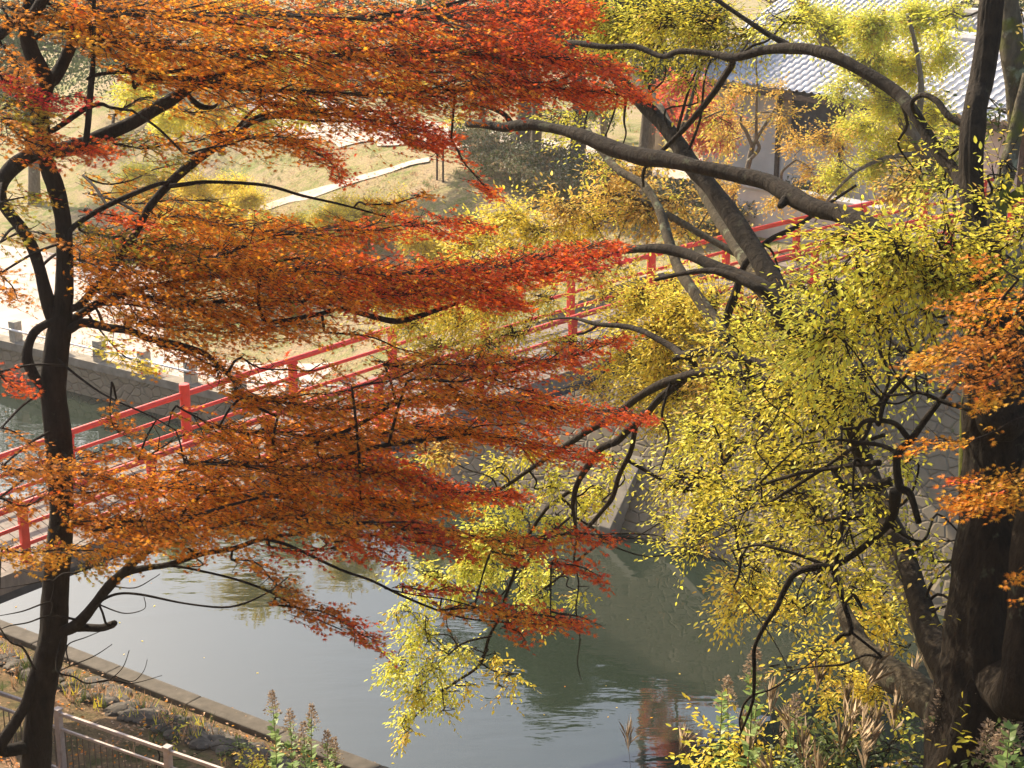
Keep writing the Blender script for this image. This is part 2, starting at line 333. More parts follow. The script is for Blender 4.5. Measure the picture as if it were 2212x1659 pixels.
class Tree:
    def __init__(s, name, loc, label, cat, bark, kind, leafm, group=None):
        s.root = empty(name, loc, label, cat, group); s.bark = bark; s.kind = kind; s.leafm = leafm
        s.trunk = MB(); s.tw = MB(); s.lv = Leaves(); s.pts = []
    def limb(s, L, Y0, Y1, n=10, rough=.12, big=False, j=True):
        L = [tuple(q) + ((Y0 + (Y1 - Y0) * i / (len(L) - 1)),) if len(q) == 3 else q for i, q in enumerate(L)]
        P = [np.append(at(q[0], q[1], q[3]), q[2] * q[3] / CP / F * .97) for q in L]
        if s.pts and j:                                                # root the limb inside its parent
            a = s.near(P[0][:3]); dd = np.linalg.norm(a[:3] - P[0][:3])
            if .4 * a[3] < dd < 1.1: P = [np.append(a[:3], min(a[3] * .9, P[0][3] * 1.15))] + P
        Q = spline(P, 7 if big else 5)
        s.trunk.tube(Q[:, :3], np.maximum(Q[:, 3], .003), n, rough=rough, rs=3.); s.pts += [tuple(q) for q in Q]; return Q
    def near(s, p):
        a = np.array(s.pts); return a[np.argmin(((a[:, :3] - p) ** 2).sum(1))]
    def spray(s, p, d, ln, nl, size, col, tr=.0035, droop=.3, flat=.6):
        q = p + d * ln * .5 + np.array([0, 0, -.02]); e = p + d * ln + np.array([0, 0, -droop * ln * .3])
        s.tw.tube([p, q, e], [tr, tr * .75, tr * .4], 3, cap=False)
        t = np.linspace(.12, 1, nl)[:, None]; pos = (1 - t) ** 2 * p + 2 * t * (1 - t) * q + t * t * e
        side = unit(np.cross(d, [0, 0, 1.])); sg = np.where(np.arange(nl) % 2 == 0, 1, -1)[:, None]
        ax = d * rng.uniform(.3, .9, (nl, 1)) + side * sg * rng.uniform(.5, 1, (nl, 1)) + np.array([0, 0, -1]) * rng.uniform(0, droop * 2, (nl, 1)); ax[-1] = d
        nn = np.array([0, 0, 1.]) + rng.normal(0, flat, (nl, 3))
        s.lv.add(pos + rng.normal(0, size * .15, (nl, 3)), ax, nn, size * rng.uniform(.65, 1.15, nl), pick(col, nl))
    def finish(s, crown='crown', twigs=True):
        if s.trunk.v: s.trunk.build('trunk', s.bark, s.root, smooth=True)
        if s.lv.p: s.lv.build(crown, s.kind, s.leafm, s.root)
        if twigs and s.tw.v: s.tw.build('twigs', s.bark, s.root)
        return s.root
def pad(T, sp, ca, cb, Y0, Y1, dens=1., size=.06, nl=9, ln=(.14, .36), stem=1.6, join=True, star=True):
    sp = np.array(sp, float); sp[:, 2] *= 1.22; Q = spline(sp, 4); n = len(Q); L = np.concatenate([[0], np.cumsum(np.linalg.norm(np.diff(Q[:, :2], axis=0), axis=1))])
    Y = Y0 + (Y1 - Y0) * L / L[-1]
    P = np.array([at(q[0], q[1], y) for q, y in zip(Q, Y)]); P[:, 1] += np.array([.12 * noise.noise(Vector(p * 3)) for p in P]); P[:, 2] += np.array([.02 * noise.noise(Vector(p * 5)) for p in P])
    ppm = F / Y.mean() * CP
    rr = np.linspace(stem * 1.6, stem * .5, n) / ppm
    if join and T.pts:
        a = T.near(P[0]); 
        if np.linalg.norm(a[:3] - P[0]) < 1.6:
            mid = (a[:3] + P[0]) / 2 + np.array([0, 0, .03]); C = spline([a[:3], mid, P[0]], 5); T.trunk.tube(C, np.linspace(min(a[3], rr[0] * 1.5), rr[0], len(C)), 5, cap=False)
    T.trunk.tube(P, rr, 5)
    area = (2 * np.maximum(Q[:-1, 2], 4) * np.diff(L)).sum() + math.pi * Q[-1, 2] ** 2 / 2
    ns = int(dens * 2.0 * area / 34 / nl) + 1
    wts = np.maximum(Q[:, 2], 3); wts /= wts.sum(); sx = np.sign(Q[-1, 0] - Q[0, 0])
    for i in range(ns):
        k = rng.choice(n, p=wts); kk = min(k + 1, n - 1); f = rng.random(); q = Q[k] * (1 - f) + Q[kk] * f; y = Y[k] * (1 - f) + Y[kk] * f
        dy = (np.clip(rng.normal(0, .55), -1.2, 1.4) + .55 * noise.noise(Vector((q[0] * .02, q[1] * .05 + 7, i % 5)))) * q[2]; dx = rng.normal(0, .5) * q[2]
        yy = y - dy / ppm / .29 * .6 + rng.normal(0, .24)
        p = at(q[0] + dx, q[1] + dy, yy); th = rng.normal(0, .7); l = rng.uniform(*ln) * min(1, .45 + q[2] / 40)
        d = unit(np.array([sx * math.cos(th), math.sin(th), rng.normal(-.2, .22)])); tt = (k + f) / n
        c = cb if rng.random() < np.clip((tt - .5) * 2.2 + .5, 0, 1) else ca
        if rng.random() < .06: c = rng.choice(list('oybrg'))
        T.spray(p - d * l * .4, d, l, nl if l > .15 else 5, size, c, .0022, .3, .45)
        if rng.random() < .22:
            s0 = P[max(0, k - 2)]; T.tw.tube([s0, (s0 + p) / 2 + np.array([0, 0, .015]), p - d * l * .4], [.005, .004, .0025], 3, cap=False)
# ---------------------------------------------------------------- the red and orange maple at left
mb_ = zn_xy(*at(78, 1659, 12.5)[:2])
g0 = at(78, 1659, 12.5)
mp = Tree('maple_tree', (g0[0], g0[1], mb_), 'dark trunked Japanese maple with layered orange and red foliage filling the left half', 'maple tree', M['bark_maple'], 'maple', M['leaf'])
ml = mp.limb; U = 12.5; mp.trunk.rid = .06
ml([(70, 1980, 46), (72, 1800, 40), (76, 1659, 36), (93, 1476, 33), (113, 1375, 33), (122, 1240, 30), (134, 1106, 29), (131, 1040, 29), (128, 973, 30), (116, 855, 29), (122, 755, 28), (130, 704, 25), (138, 637, 20), (140, 553, 18), (135, 470, 17), (119, 403, 20), (101, 349, 18), (95, 290, 15), (92, 235, 13), (100, 180, 16), (88, 150, 17), (68, 112, 17), (56, 60, 16), (66, 0, 14), (75, -60, 12)], U, U, 32, .12, True)
ml([(100, 180, 14), (120, 165, 15), (142, 125, 14), (165, 67, 13), (198, 0, 10), (215, -50, 9)], U, 12.9, 12)
ml([(58, 45, 10), (80, 20, 12), (104, -20, 12)], U, 12.2, 10); ml([(60, 55, 13), (34, 44, 13), (0, 72, 12), (-40, 100, 11)], U, 12.1, 12)
ml([(72, 85, 5), (95, 70, 6), (134, 52, 4)], U, 12.2, 8)
ml([(176, 322, 7), (188, 286, 7), (195, 202, 7), (202, 118, 5), (203, 0, 4), (206, -40, 4)], 12.3, 12.2, 8)
ml([(101, 330, 16), (140, 322, 17), (185, 312, 17), (218, 296, 16), (286, 265, 14), (336, 235, 13), (386, 205, 12), (413, 188, 10), (450, 168, 7), (520, 150, 5), (600, 120, 4)], U, 12.9, 14)
ml([(98, 325, 14), (70, 334, 16), (34, 356, 17), (8, 386, 15), (0, 420, 13), (14, 452, 13), (50, 497, 14), (72, 538, 13), (85, 580, 13), (103, 650, 16), (122, 700, 18)], U, U, 12, .12)
ml([(402, 196, 6), (412, 212, 6), (432, 229, 7), (457, 232, 5), (472, 224, 2)], 12.9, 12.8, 8)
ml([(165, 664, 9), (202, 627, 9), (240, 585, 8), (275, 530, 8), (296, 497, 8), (323, 447, 9), (363, 400, 10), (403, 363, 11), (447, 329, 10), (497, 296, 9), (538, 265, 8), (578, 249, 7), (638, 242, 5), (740, 236, 4), (830, 242, 3)], U, 13.4, 12)
ml([(538, 268, 4), (600, 252, 4), (700, 262, 3), (790, 262, 2)], 13.0, 13.3, 6)
ml([(500, 292, 3), (545, 240, 3), (600, 205, 2)], 12.9, 13, 6)
ml([(150, 520, 6), (155, 494, 6), (208, 457, 6), (269, 427, 6), (336, 400, 5), (366, 393, 4)], 12.4, 12.8, 8)
ml([(363, 402, 5), (400, 398, 5), (454, 393, 4), (571, 400, 3.5), (655, 423, 3), (743, 443, 2.5), (840, 470, 2)], 12.8, 13.2, 7)
ml([(145, 694, 11), (161, 687, 10), (208, 657, 9), (242, 644, 8), (320, 620, 6), (430, 600, 5), (560, 590, 3)], U, 12.9, 10)
ml([(130, 712, 13), (150, 711, 11), (181, 697, 10), (235, 708, 9), (279, 714, 9), (319, 731, 8), (370, 741, 7), (437, 761, 6), (470, 788, 5), (504, 822, 4), (520, 860, 3), (600, 900, 3)], U, 12.2, 10)
ml([(118, 695, 9), (96, 702, 9), (72, 722, 10), (58, 765, 12), (68, 800, 12), (92, 838, 9), (110, 860, 8)], 12.45, 12.45, 12, .25)
ml([(108, 1365, 10), (145, 1361, 14), (175, 1341, 13), (208, 1301, 12), (235, 1267, 12), (269, 1234, 10), (302, 1203, 9), (336, 1177, 8), (380, 1136, 6), (450, 1105, 4), (560, 1075, 3)], U, 11.6, 12)
ml([(235, 1262, 9), (269, 1238, 9), (319, 1226, 7), (363, 1220, 7), (437, 1197, 6), (504, 1185, 6), (571, 1163, 5), (665, 1150, 4), (760, 1130, 3), (850, 1128, 2)], 12.2, 11.4, 9)
ml([(145, 1358, 9), (180, 1356, 9), (215, 1357, 9), (240, 1350, 10), (247, 1346, 8)], 12.4, 12.2, 10, .2)
ml([(230, 1348, 3), (222, 1325, 3), (214, 1306, 3)], 12.2, 12.1, 6)
ml([(205, 1305, 4), (249, 1284, 3), (302, 1284, 3), (403, 1304, 2.5), (497, 1311, 2.5), (571, 1284, 2), (622, 1247, 1.5)], 12.2, 11.8, 6)
ml([(363, 1222, 3.5), (403, 1227, 3), (504, 1250, 3), (588, 1281, 3), (672, 1331, 2), (739, 1361, 1.5)], 11.9, 11.5, 6)
ml([(571, 1163, 4), (628, 1180, 3.5), (734, 1230, 3.5), (802, 1254, 3), (869, 1287, 3), (953, 1321, 2.5), (1020, 1338, 2), (1121, 1346, 2), (1222, 1351, 1.5)], 11.5, 11.2, 6)
ml([(835, 1272, 2), (900, 1286, 2), (970, 1296, 2), (1037, 1315, 2), (1081, 1328, 1.5)], 11.3, 11.2, 6)
for L_ in ([(122, 1445, 3), (160, 1462, 2), (188, 1476, 1.8), (235, 1469, 1.6), (286, 1476, 1.3), (350, 1459, .8)], [(235, 1469, 1.5), (265, 1442, 1.2), (279, 1405, .7)], [(286, 1472, 1.3), (310, 1450, 1), (318, 1425, .7)], [(125, 1450, 2), (151, 1439, 1.6), (202, 1418, 1.2), (242, 1392, .7)],
  [(110, 1330, 2.5), (60, 1345, 2), (20, 1352, 1.5), (-10, 1365, 1)], [(110, 1300, 2.5), (50, 1320, 2), (0, 1330, 1.2)], [(115, 1255, 2), (60, 1262, 1.5), (0, 1272, 1)], [(235, 1265, 2), (290, 1270, 1.5), (330, 1250, 1), (345, 1240, .7)], [(224, 1310, 2), (270, 1325, 1.4), (312, 1315, 1), (311, 1290, .6)], [(145, 1395, 2), (190, 1375, 1.4), (250, 1350, .8)]):
    ml([tuple(q) for q in L_], 12.2, 11.9, 4)
ml([(0, 1620, 15), (34, 1560, 14), (58, 1515, 13), (78, 1450, 14), (95, 1420, 10)], 12.3, U, 12)
ml([(75, 1445, 3), (50, 1400, 3), (20, 1385, 2), (-10, 1340, 2)], 12.4, 12.1, 6)
ml([(570, 690, 5), (680, 680, 5), (734, 667, 5), (785, 679, 6), (852, 694, 7), (903, 684, 6), (953, 667, 5), (1000, 650, 4), (1075, 610, 4), (1131, 600, 3)], 12.6, 13.4, 7)
ml([(600, 975, 4), (744, 932, 4), (795, 906, 4), (845, 876, 4), (903, 855, 3), (970, 832, 3), (1037, 815, 2), (1130, 800, 2)], 12.2, 12.8, 6)
ml([(700, 990, 3), (825, 963, 5), (879, 956, 5), (970, 944, 4), (1020, 939, 3), (1100, 955, 2)], 12, 12.6, 6)
ml([(360, 1160, 4), (396, 1106, 4), (430, 1074, 4), (470, 1033, 4), (521, 990, 3), (554, 963, 2), (600, 930, 1.5)], 11.9, 12.4, 6)
ml([(140, 790, 3), (202, 838, 2.5), (252, 866, 2.5), (326, 899, 2), (380, 930, 1.5)], 12.3, 12, 5)
ml([(150, 60, 5), (220, 40, 5), (279, 32, 5), (336, 34, 5), (386, 40, 4.5), (447, 47, 4), (484, 47, 3), (560, 60, 2)], 12.3, 12.9, 6)
ml([(484, 47, 3), (560, 32, 3), (622, 32, 3), (743, 40, 4.5), (802, 37, 4.5), (852, 29, 4), (919, 20, 3.5), (976, 7, 2.5), (1050, -10, 2)], 12.9, 13.6, 6)
ml([(600, 60, 3), (734, 81, 3.5), (785, 97, 3), (852, 131, 3), (903, 165, 2.5), (970, 195, 2)], 12.9, 13.5, 6)
ml([(190, 170, 4), (212, 161, 4), (269, 155, 4), (370, 155, 4), (433, 138, 3), (520, 120, 2)], 12.2, 12.6, 6)
ml([(290, 190, 3), (302, 178, 4), (336, 171, 5), (403, 171, 5), (450, 180, 4), (550, 195, 3), (660, 196, 3), (800, 205, 2)], 12.4, 12.9, 6)
ml([(105, 285, 6), (124, 276, 6), (185, 235, 6), (218, 225, 5), (239, 232, 4), (286, 239, 3)], 12.4, 12.4, 6)
ml([(1000, 195, 4), (1060, 190, 5), (1150, 192, 4), (1260, 195, 3), (1340, 205, 2)], 13.5, 13.8, 6)
mo = ml
PADS = [
 ([(120, 15, 35), (300, 25, 40), (520, 30, 45), (750, 40, 50), (1000, 40, 50), (1180, 30, 40), (1250, 15, 22)], 'o', 'r', 12.4, 13.8, 1.35),
 ([(200, 85, 30), (400, 105, 45), (600, 115, 50), (850, 120, 55), (1080, 120, 45), (1220, 130, 30), (1330, 150, 14)], 'o', 'r', 12.4, 13.8, 1.35),
 ([(270, 150, 22), (450, 180, 32), (650, 200, 45), (850, 205, 45), (1050, 190, 38), (1200, 195, 28), (1310, 198, 20), (1385, 200, 9)], 'o', 'r', 12.5, 13.9, 1.35),
 ([(560, 220, 12), (700, 245, 26), (820, 265, 30), (900, 280, 28), (960, 300, 14)], 'o', 'r', 12.8, 13.4, 1.6),
 ([(860, 285, 14), (900, 310, 12), (930, 322, 9), (950, 338, 5)], 'r', 'r', 13.2, 13.3, 1.3),
 ([(975, 300, 6), (1000, 345, 8), (1030, 385, 13), (1050, 405, 10), (1066, 416, 4)], 'r', 'r', 13.2, 13.4, 1.6),
 ([(0, 15, 25), (60, 30, 30), (130, 50, 35), (210, 75, 34)], 'b', 'y', 12.3, 12.5, .9),
 ([(0, 100, 30), (40, 150, 25), (20, 200, 25)], 'b', 'b', 12.1, 12.2, .7),
 ([(0, 175, 20), (60, 190, 18), (90, 215, 18), (140, 212, 14), (185, 212, 6)], 'R', 'R', 12.2, 12.3, 1.4),
 ([(0, 255, 40), (60, 300, 36), (130, 320, 26), (220, 310, 18)], 'b', 'r', 12.1, 12.3, 1.2),
 ([(0, 235, 28), (50, 225, 26), (90, 250, 25)], 'g', 'g', 12.1, 12.2, .8),
 ([(215, 300, 14), (300, 315, 20), (380, 310, 20), (470, 298, 12)], 'g', 'o', 12.6, 12.9, 1.1),
 ([(250, 245, 12), (320, 210, 18), (400, 240, 20), (500, 230, 25), (600, 210, 20)], 'y', 'y', 13.2, 13.6, .6),
 ([(470, 290, 14), (560, 300, 24), (640, 312, 26), (700, 335, 20), (730, 365, 12), (733, 388, 5)], 'o', 'r', 12.9, 13.1, 1.5),
 ([(180, 455, 8), (230, 462, 15), (280, 475, 15), (340, 490, 8)], 'r', 'r', 12.7, 12.8, 1.2),
 ([(170, 500, 25), (280, 525, 32), (420, 540, 34), (520, 535, 28)], 'g', 'o', 12.6, 12.9, 1.1),
 ([(340, 470, 18), (430, 470, 22), (560, 500, 26), (700, 500, 22), (830, 492, 24), (950, 482, 20), (1040, 486, 6)], 'o', 'r', 12.8, 13.3, 1.3),
 ([(170, 560, 32), (300, 570, 46), (450, 580, 50), (620, 585, 45), (800, 590, 38), (980, 590, 28), (1100, 575, 24), (1220, 545, 20), (1330, 524, 8)], 'o', 'r', 12.6, 13.5, 1.7),
 ([(200, 625, 30), (400, 650, 42), (600, 650, 42), (780, 640, 34), (930, 632, 28), (1040, 630, 22), (1110, 650, 12)], 'o', 'r', 12.5, 13.2, 1.6),
 ([(1100, 600, 12), (1180, 590, 18), (1260, 565, 20), (1330, 545, 9)], 'r', 'R', 13.3, 13.6, 1.6),
 ([(790, 440, 8), (850, 445, 12), (900, 430, 9), (920, 414, 4)], 'y', 'o', 12.9, 13, 1.3),
 ([(270, 690, 22), (420, 715, 30), (560, 715, 30), (700, 705, 18)], 'o', 'o', 12.4, 12.7, 1.0),
 ([(340, 745, 14), (430, 780, 20), (490, 810, 24), (540, 850, 20)], 'o', 'o', 12.2, 12.3, 1.1),
 ([(520, 775, 14), (580, 800, 18), (650, 800, 18), (720, 790, 12)], 'o', 'o', 12.3, 12.5, .4),
 ([(700, 720, 9), (770, 725, 14), (850, 745, 14), (930, 770, 18), (980, 790, 12)], 'o', 'o', 12.6, 12.9, .6),
 ([(830, 790, 12), (950, 800, 30), (1080, 790, 30), (1180, 780, 24), (1270, 755, 14), (1350, 728, 6)], 'o', 'r', 12.5, 13.1, 1.7),
 ([(500, 860, 14), (580, 870, 24), (700, 880, 28), (850, 870, 24), (950, 855, 14)], 'o', 'o', 12.2, 12.7, 1.4),
 ([(960, 850, 14), (1060, 870, 26), (1180, 880, 28), (1290, 890, 20), (1400, 896, 7)], 'o', 'r', 12.6, 13.2, 1.6),
 ([(470, 930, 16), (620, 940, 30), (760, 945, 28), (880, 925, 24), (1000, 930, 18)], 'o', 'o', 12.1, 12.6, 1.5),
 ([(980, 930, 14), (1080, 945, 22), (1180, 965, 20), (1290, 985, 8)], 'o', 'r', 12.5, 12.9, 1.5),
 ([(400, 1000, 20), (560, 1010, 36), (720, 1015, 32), (850, 1020, 26), (940, 1050, 18), (1060, 1070, 12), (1120, 1066, 5)], 'o', 'r', 11.9, 12.5, 1.6),
 ([(170, 1020, 16), (280, 1045, 22), (420, 1060, 36), (580, 1075, 36), (740, 1090, 32), (860, 1100, 26), (980, 1090, 18)], 'o', 'o', 12, 12.4, 1.5),
 ([(240, 830, 7), (236, 880, 10), (250, 920, 12), (285, 935, 6)], 'o', 'b', 12.0, 12, 1.2),
 ([(380, 880, 14), (430, 910, 20), (480, 950, 26), (520, 980, 20)], 'o', 'o', 12.0, 12.1, .5),
 ([(0, 1010, 26), (70, 1020, 28), (150, 1000, 24), (240, 970, 12), (300, 975, 8)], 'b', 'o', 11.7, 11.8, 1.2),
 ([(0, 1075, 16), (60, 1090, 20), (130, 1060, 20), (200, 1070, 12)], 'b', 'b', 11.7, 11.8, .7),
 ([(150, 1120, 26), (260, 1130, 36), (400, 1140, 38), (540, 1130, 30), (660, 1110, 20)], 'o', 'o', 11.6, 11.9, 1.5),
 ([(640, 1120, 18), (740, 1130, 26), (840, 1140, 24), (930, 1150, 16), (1010, 1160, 6)], 'o', 'r', 11.4, 11.8, 1.7),
 ([(0, 1190, 16), (60, 1195, 22), (150, 1180, 22), (250, 1195, 24), (300, 1190, 12)], 'y', 'y', 11.7, 11.9, .9),
 ([(160, 1240, 12), (210, 1230, 20), (260, 1220, 14)], 'g', 'y', 12.1, 12.1, .7),
 ([(395, 1195, 5), (440, 1215, 6), (380, 1235, 6)], 'o', 'o', 11.7, 11.7, .5),
 ([(500, 1210, 9), (550, 1215, 16), (590, 1250, 20), (640, 1290, 16)], 'o', 'b', 11.7, 11.6, .75),
 ([(590, 1300, 9), (650, 1320, 20), (720, 1330, 24), (790, 1370, 20), (830, 1400, 8)], 'b', 'r', 11.6, 11.4, .95),
 ([(580, 1185, 9), (650, 1195, 14), (730, 1180, 18), (800, 1190, 14), (850, 1215, 6)], 'r', 'r', 11.5, 11.3, .8),
 ([(720, 1165, 14), (820, 1160, 16), (920, 1170, 12), (1000, 1195, 8)], 'r', 'r', 11.4, 11.5, 1.0),
 ([(950, 1145, 8), (1060, 1160, 16), (1160, 1165, 18), (1250, 1150, 20), (1330, 1165, 6)], 'o', 'r', 11.5, 11.9, 1.1),
 ([(1060, 1190, 9), (1110, 1205, 12), (1150, 1195, 8)], 'o', 'r', 11.5, 11.6, .9),
 ([(1190, 1215, 8), (1235, 1225, 18), (1280, 1245, 9), (1300, 1255, 4)], 'r', 'r', 11.6, 11.7, 1.2),
 ([(870, 1265, 6), (930, 1270, 9), (1000, 1272, 11), (1070, 1285, 6)], 'r', 'r', 11.2, 11.3, .9),
 ([(950, 1320, 9), (1030, 1315, 17), (1110, 1330, 18), (1190, 1330, 16), (1255, 1352, 6)], 'o', 'r', 11.2, 11.3, 1.3),
 ([(1090, 1350, 9), (1120, 1365, 10), (1138, 1388, 4)], 'r', 'r', 11.2, 11.2, 1.2),
 ([(1190, 1325, 8), (1260, 1335, 6), (1300, 1345, 3)], 'r', 'r', 11.4, 11.5, .6),
 ([(0, 590, 24), (25, 620, 22), (35, 650, 10)], 'b', 'b', 11.8, 11.8, .8),
 ([(0, 800, 18), (30, 830, 16), (62, 845, 6)], 'r', 'r', 11.8, 11.8, 1.1),
 ([(0, 930, 9), (40, 940, 16), (70, 970, 16)], 'b', 'b', 11.8, 11.8, .6),
 ([(0, 440, 20), (40, 430, 24), (85, 420, 16)], 'g', 'g', 12.0, 12.1, .7),
 ([(0, 520, 16), (60, 500, 16), (110, 510, 14)], 'g', 'b', 12.0, 12.1, .6),
 ([(180, 380, 12), (240, 400, 20), (330, 370, 25), (400, 350, 14)], 'y', 'g', 13.2, 13.4, .5),
 ([(190, 420, 8), (300, 440, 20), (420, 430, 20), (500, 450, 14)], 'y', 'Y', 13.2, 13.4, .7),
 ([(200, 690, 8), (230, 730, 20), (270, 770, 22), (320, 790, 10)], 'G', 'Y', 13.0, 13.0, .8),
]
for sp, a, b_, y0, y1, dn in PADS: pad(mp, sp, a, b_, y0, y1, dn)
FILL = [(180, 60, 700, 30, 50), (260, 130, 620, 170, 50), (650, 150, 1150, 130, 55), (700, 60, 1180, 90, 50), (850, 220, 1150, 200, 35), (900, 160, 1260, 160, 40), (150, 540, 480, 470, 45), (230, 610, 560, 540, 50), (430, 560, 800, 500, 45), (600, 640, 960, 570, 40),
 (200, 660, 520, 680, 45), (640, 560, 900, 640, 45), (760, 840, 1050, 790, 40), (560, 870, 860, 850, 45), (880, 820, 1160, 850, 40), (480, 960, 760, 900, 45), (660, 960, 960, 900, 40), (900, 960, 1180, 930, 35),
 (380, 1020, 640, 980, 45), (600, 1050, 900, 1000, 45), (180, 1070, 420, 1040, 45), (330, 1110, 640, 1050, 45), (560, 1110, 860, 1060, 40), (200, 1150, 480, 1110, 45), (780, 1080, 1010, 1100, 30), (400, 330, 680, 300, 25), (300, 990, 520, 940, 30), (900, 610, 1200, 590, 30), (1000, 870, 1240, 900, 30), (560, 1000, 800, 960, 30)]
for x0, y0, x1, y1, h_ in FILL:
    xm = (x0 + x1) / 2 + rng.normal(0, 20); ym = (y0 + y1) / 2 - rng.uniform(0, 25); Yc = 12.1 + (1200 - (y0 + y1) / 2) / 1000 + rng.normal(0, .3)
    pad(mp, [(x0, y0, h_ * .5), ((x0 + xm) / 2, (y0 + ym) / 2 + rng.normal(0, 8), h_), (xm, ym, h_), ((x1 + xm) / 2, (y1 + ym) / 2 + rng.normal(0, 8), h_ * .8), (x1, y1, h_ * .3)], 'o', 'o' if x1 < 850 else 'r', Yc, Yc + .6, .42)
mp.finish()
# ---------------------------------------------------------------- elm with leaning stems over the moat (right)
DM = 2.3
def blob(T, x, y, rx, ry, c, dens, Y, size=.07, nl=7, ln=(.22, .5), dxy=(-.5, 0), link_=True, sd=1., tr=.0035, maxjoin=1.7, area1=60.):
    ppm = F / Y * CP; c0 = at(x, y, Y)
    if link_ and T.pts:
        a = T.near(c0)
        if np.linalg.norm(a[:3] - c0) < maxjoin:
            d = c0 - a[:3]; m1 = a[:3] + d * .35 + rng.normal(0, .06, 3); m2 = a[:3] + d * .7 + rng.normal(0, .08, 3)
            C = spline([a[:3], m1, m2, c0], 4); r0 = min(a[3] * .7, .012 + .006 * np.linalg.norm(d)); T.trunk.tube(C, np.linspace(r0, .006, len(C)), 5, cap=False, rough=.1)
    px1 = (size * ppm) ** 2 * .16
    ns = int(dens * DM * math.pi * rx * ry / px1 / nl) + 1; Rd = (rx + ry) / 2 / ppm * sd
    nb = max(2, ns // 7)
    for b in range(nb):
        v = rng.normal(0, 1, 3); v = v / np.linalg.norm(v) * rng.random() ** .45
        p1 = at(x + v[0] * rx, y + v[2] * ry, Y + v[1] * Rd)
        s0 = c0 + (p1 - c0) * rng.uniform(0, .35) + rng.normal(0, .03, 3); bd = unit(p1 - s0)
        K = spline([s0, (s0 + p1) / 2 + rng.normal(0, .05, 3), p1], 3); T.tw.tube(K, np.linspace(tr * 2.2, tr, len(K)), 4, cap=False)
        for i in range(max(1, round(ns / nb))):
            f = rng.uniform(.25, 1); p = s0 + (p1 - s0) * f + rng.normal(0, .07, 3) * min(1, Rd * 2)
            d = unit(bd * .8 + rng.normal(0, .7, 3) + np.array([dxy[0], 0, dxy[1] - .1])); l = rng.uniform(*ln)
            T.spray(p, d, l, nl, size, c if rng.random() < .85 else rng.choice(list('YGOV')), tr * .7, .3, .32)
def YE(x): return 11.2 + (2150 - x) / 1100 * 9
em = Tree('elm_tree', (*at(2130, 1659, 10.5)[:2], zn_xy(*at(2130, 1659, 10.5)[:2]) - .4), 'huge dark elm with several leaning stems and yellow green leaves, rooted at lower right', 'elm tree', M['bark_elm'], 'elm', M['elm'])
el = em.limb; em.trunk.rid = .09
el([(2140, 2150, 210), (2130, 1900, 175), (2130, 1700, 150), (2140, 1500, 128), (2150, 1300, 108), (2160, 1100, 92), (2160, 900, 82), (2150, 760, 62), (2128, 640, 40), (2108, 540, 30), (2103, 470, 27), (2098, 400, 25), (2100, 300, 25), (2108, 230, 25), (2118, 180, 25), (2133, 90, 25), (2146, -20, 24), (2160, -120, 22)], 10.6, 13.2, 64, .1, True)
el([(2170, 900, 50), (2215, 750, 40), (2260, 560, 34)], 11, 12, 12)
el([(2210, 1500, 60), (2240, 1200, 60), (2260, 1000, 50)], 10.3, 10.6, 14)
el([(2150, 1680, 60), (2095, 1540, 50), (2050, 1440, 44), (2010, 1370, 34), (1980, 1280, 28), (1950, 1190, 24), (1915, 1110, 22), (1880, 1020, 20), (1840, 930, 20), (1800, 850, 20), (1760, 760, 21), (1730, 700, 23), (1690, 640, 24), (1640, 560, 22), (1590, 480, 20), (1540, 410, 19), (1490, 350, 19), (1450, 290, 17), (1405, 240, 15), (1355, 190, 14), (1310, 145, 12), (1270, 105, 9), (1250, 60, 6)], 10.8, 20.5, 16, .14)
em_pale_from = len(em.trunk.v)
el([(1562, 715, 10), (1575, 670, 10), (1590, 630, 9), (1610, 570, 7), (1660, 520, 6), (1720, 490, 5), (1790, 440, 4), (1850, 400, 3)], 17.2, 17, 8)
el([(1700, 700, 22), (1670, 650, 20), (1640, 618, 18), (1603, 600, 16), (1553, 580, 15), (1510, 560, 13), (1478, 547, 12), (1430, 537, 11), (1390, 537, 9), (1350, 540, 8), (1320, 545, 6), (1250, 560, 4), (1180, 575, 3)], 15.3, 18, 12)
el([(1640, 625, 10), (1590, 598, 8), (1540, 585, 7), (1480, 590, 6), (1415, 604, 4)], 15.5, 16.4, 8)
el([(2135, 700, 34.0), (2060, 640, 28.0), (1990, 570, 25.0), (1925, 520, 22.0), (1865, 484, 23.6), (1822, 464, 21.2), (1755, 447, 21.2), (1704, 420, 22.4), (1657, 393, 18.9), (1587, 376, 17.7), (1503, 360, 16.5), (1440, 346, 17.7), (1373, 336, 17.7), (1312, 316, 16.5), (1255, 292, 14.2), (1205, 279, 11.8), (1138, 269, 11.8), (1087, 275, 10.6), (1040, 268, 9.4), (1010, 268, 7.1)], 11.6, 17.2, 14, .16)
el([(1704, 425, 12), (1690, 440, 10), (1684, 446, 6)], 13.6, 13.5, 8)
el([(1104, 272, 7), (1092, 250, 6), (1066, 235, 5), (1020, 222, 3)], 16.8, 16.9, 7)
el([(2098, 450, 20), (2085, 410, 17), (2067, 376, 15), (2023, 323, 14), (1973, 242, 14), (1939, 202, 14), (1872, 158, 13), (1805, 124, 13), (1755, 108, 13), (1704, 104, 12), (1654, 108, 10), (1587, 124, 9), (1536, 116, 7), (1469, 111, 6), (1430, 122, 6), (1373, 101, 6), (1306, 101, 6), (1255, 94, 7), (1225, 90, 4)], 12.6, 17, 12)
el([(1704, 100, 7), (1654, 71, 6), (1603, 37, 5), (1553, 3, 5), (1500, -30, 4)], 15, 15.6, 8)
el([(1582, 128, 7), (1563, 168, 7), (1536, 208, 7), (1486, 269, 6), (1440, 316, 5), (1393, 363, 4), (1390, 403, 3)], 15.8, 16.6, 7)
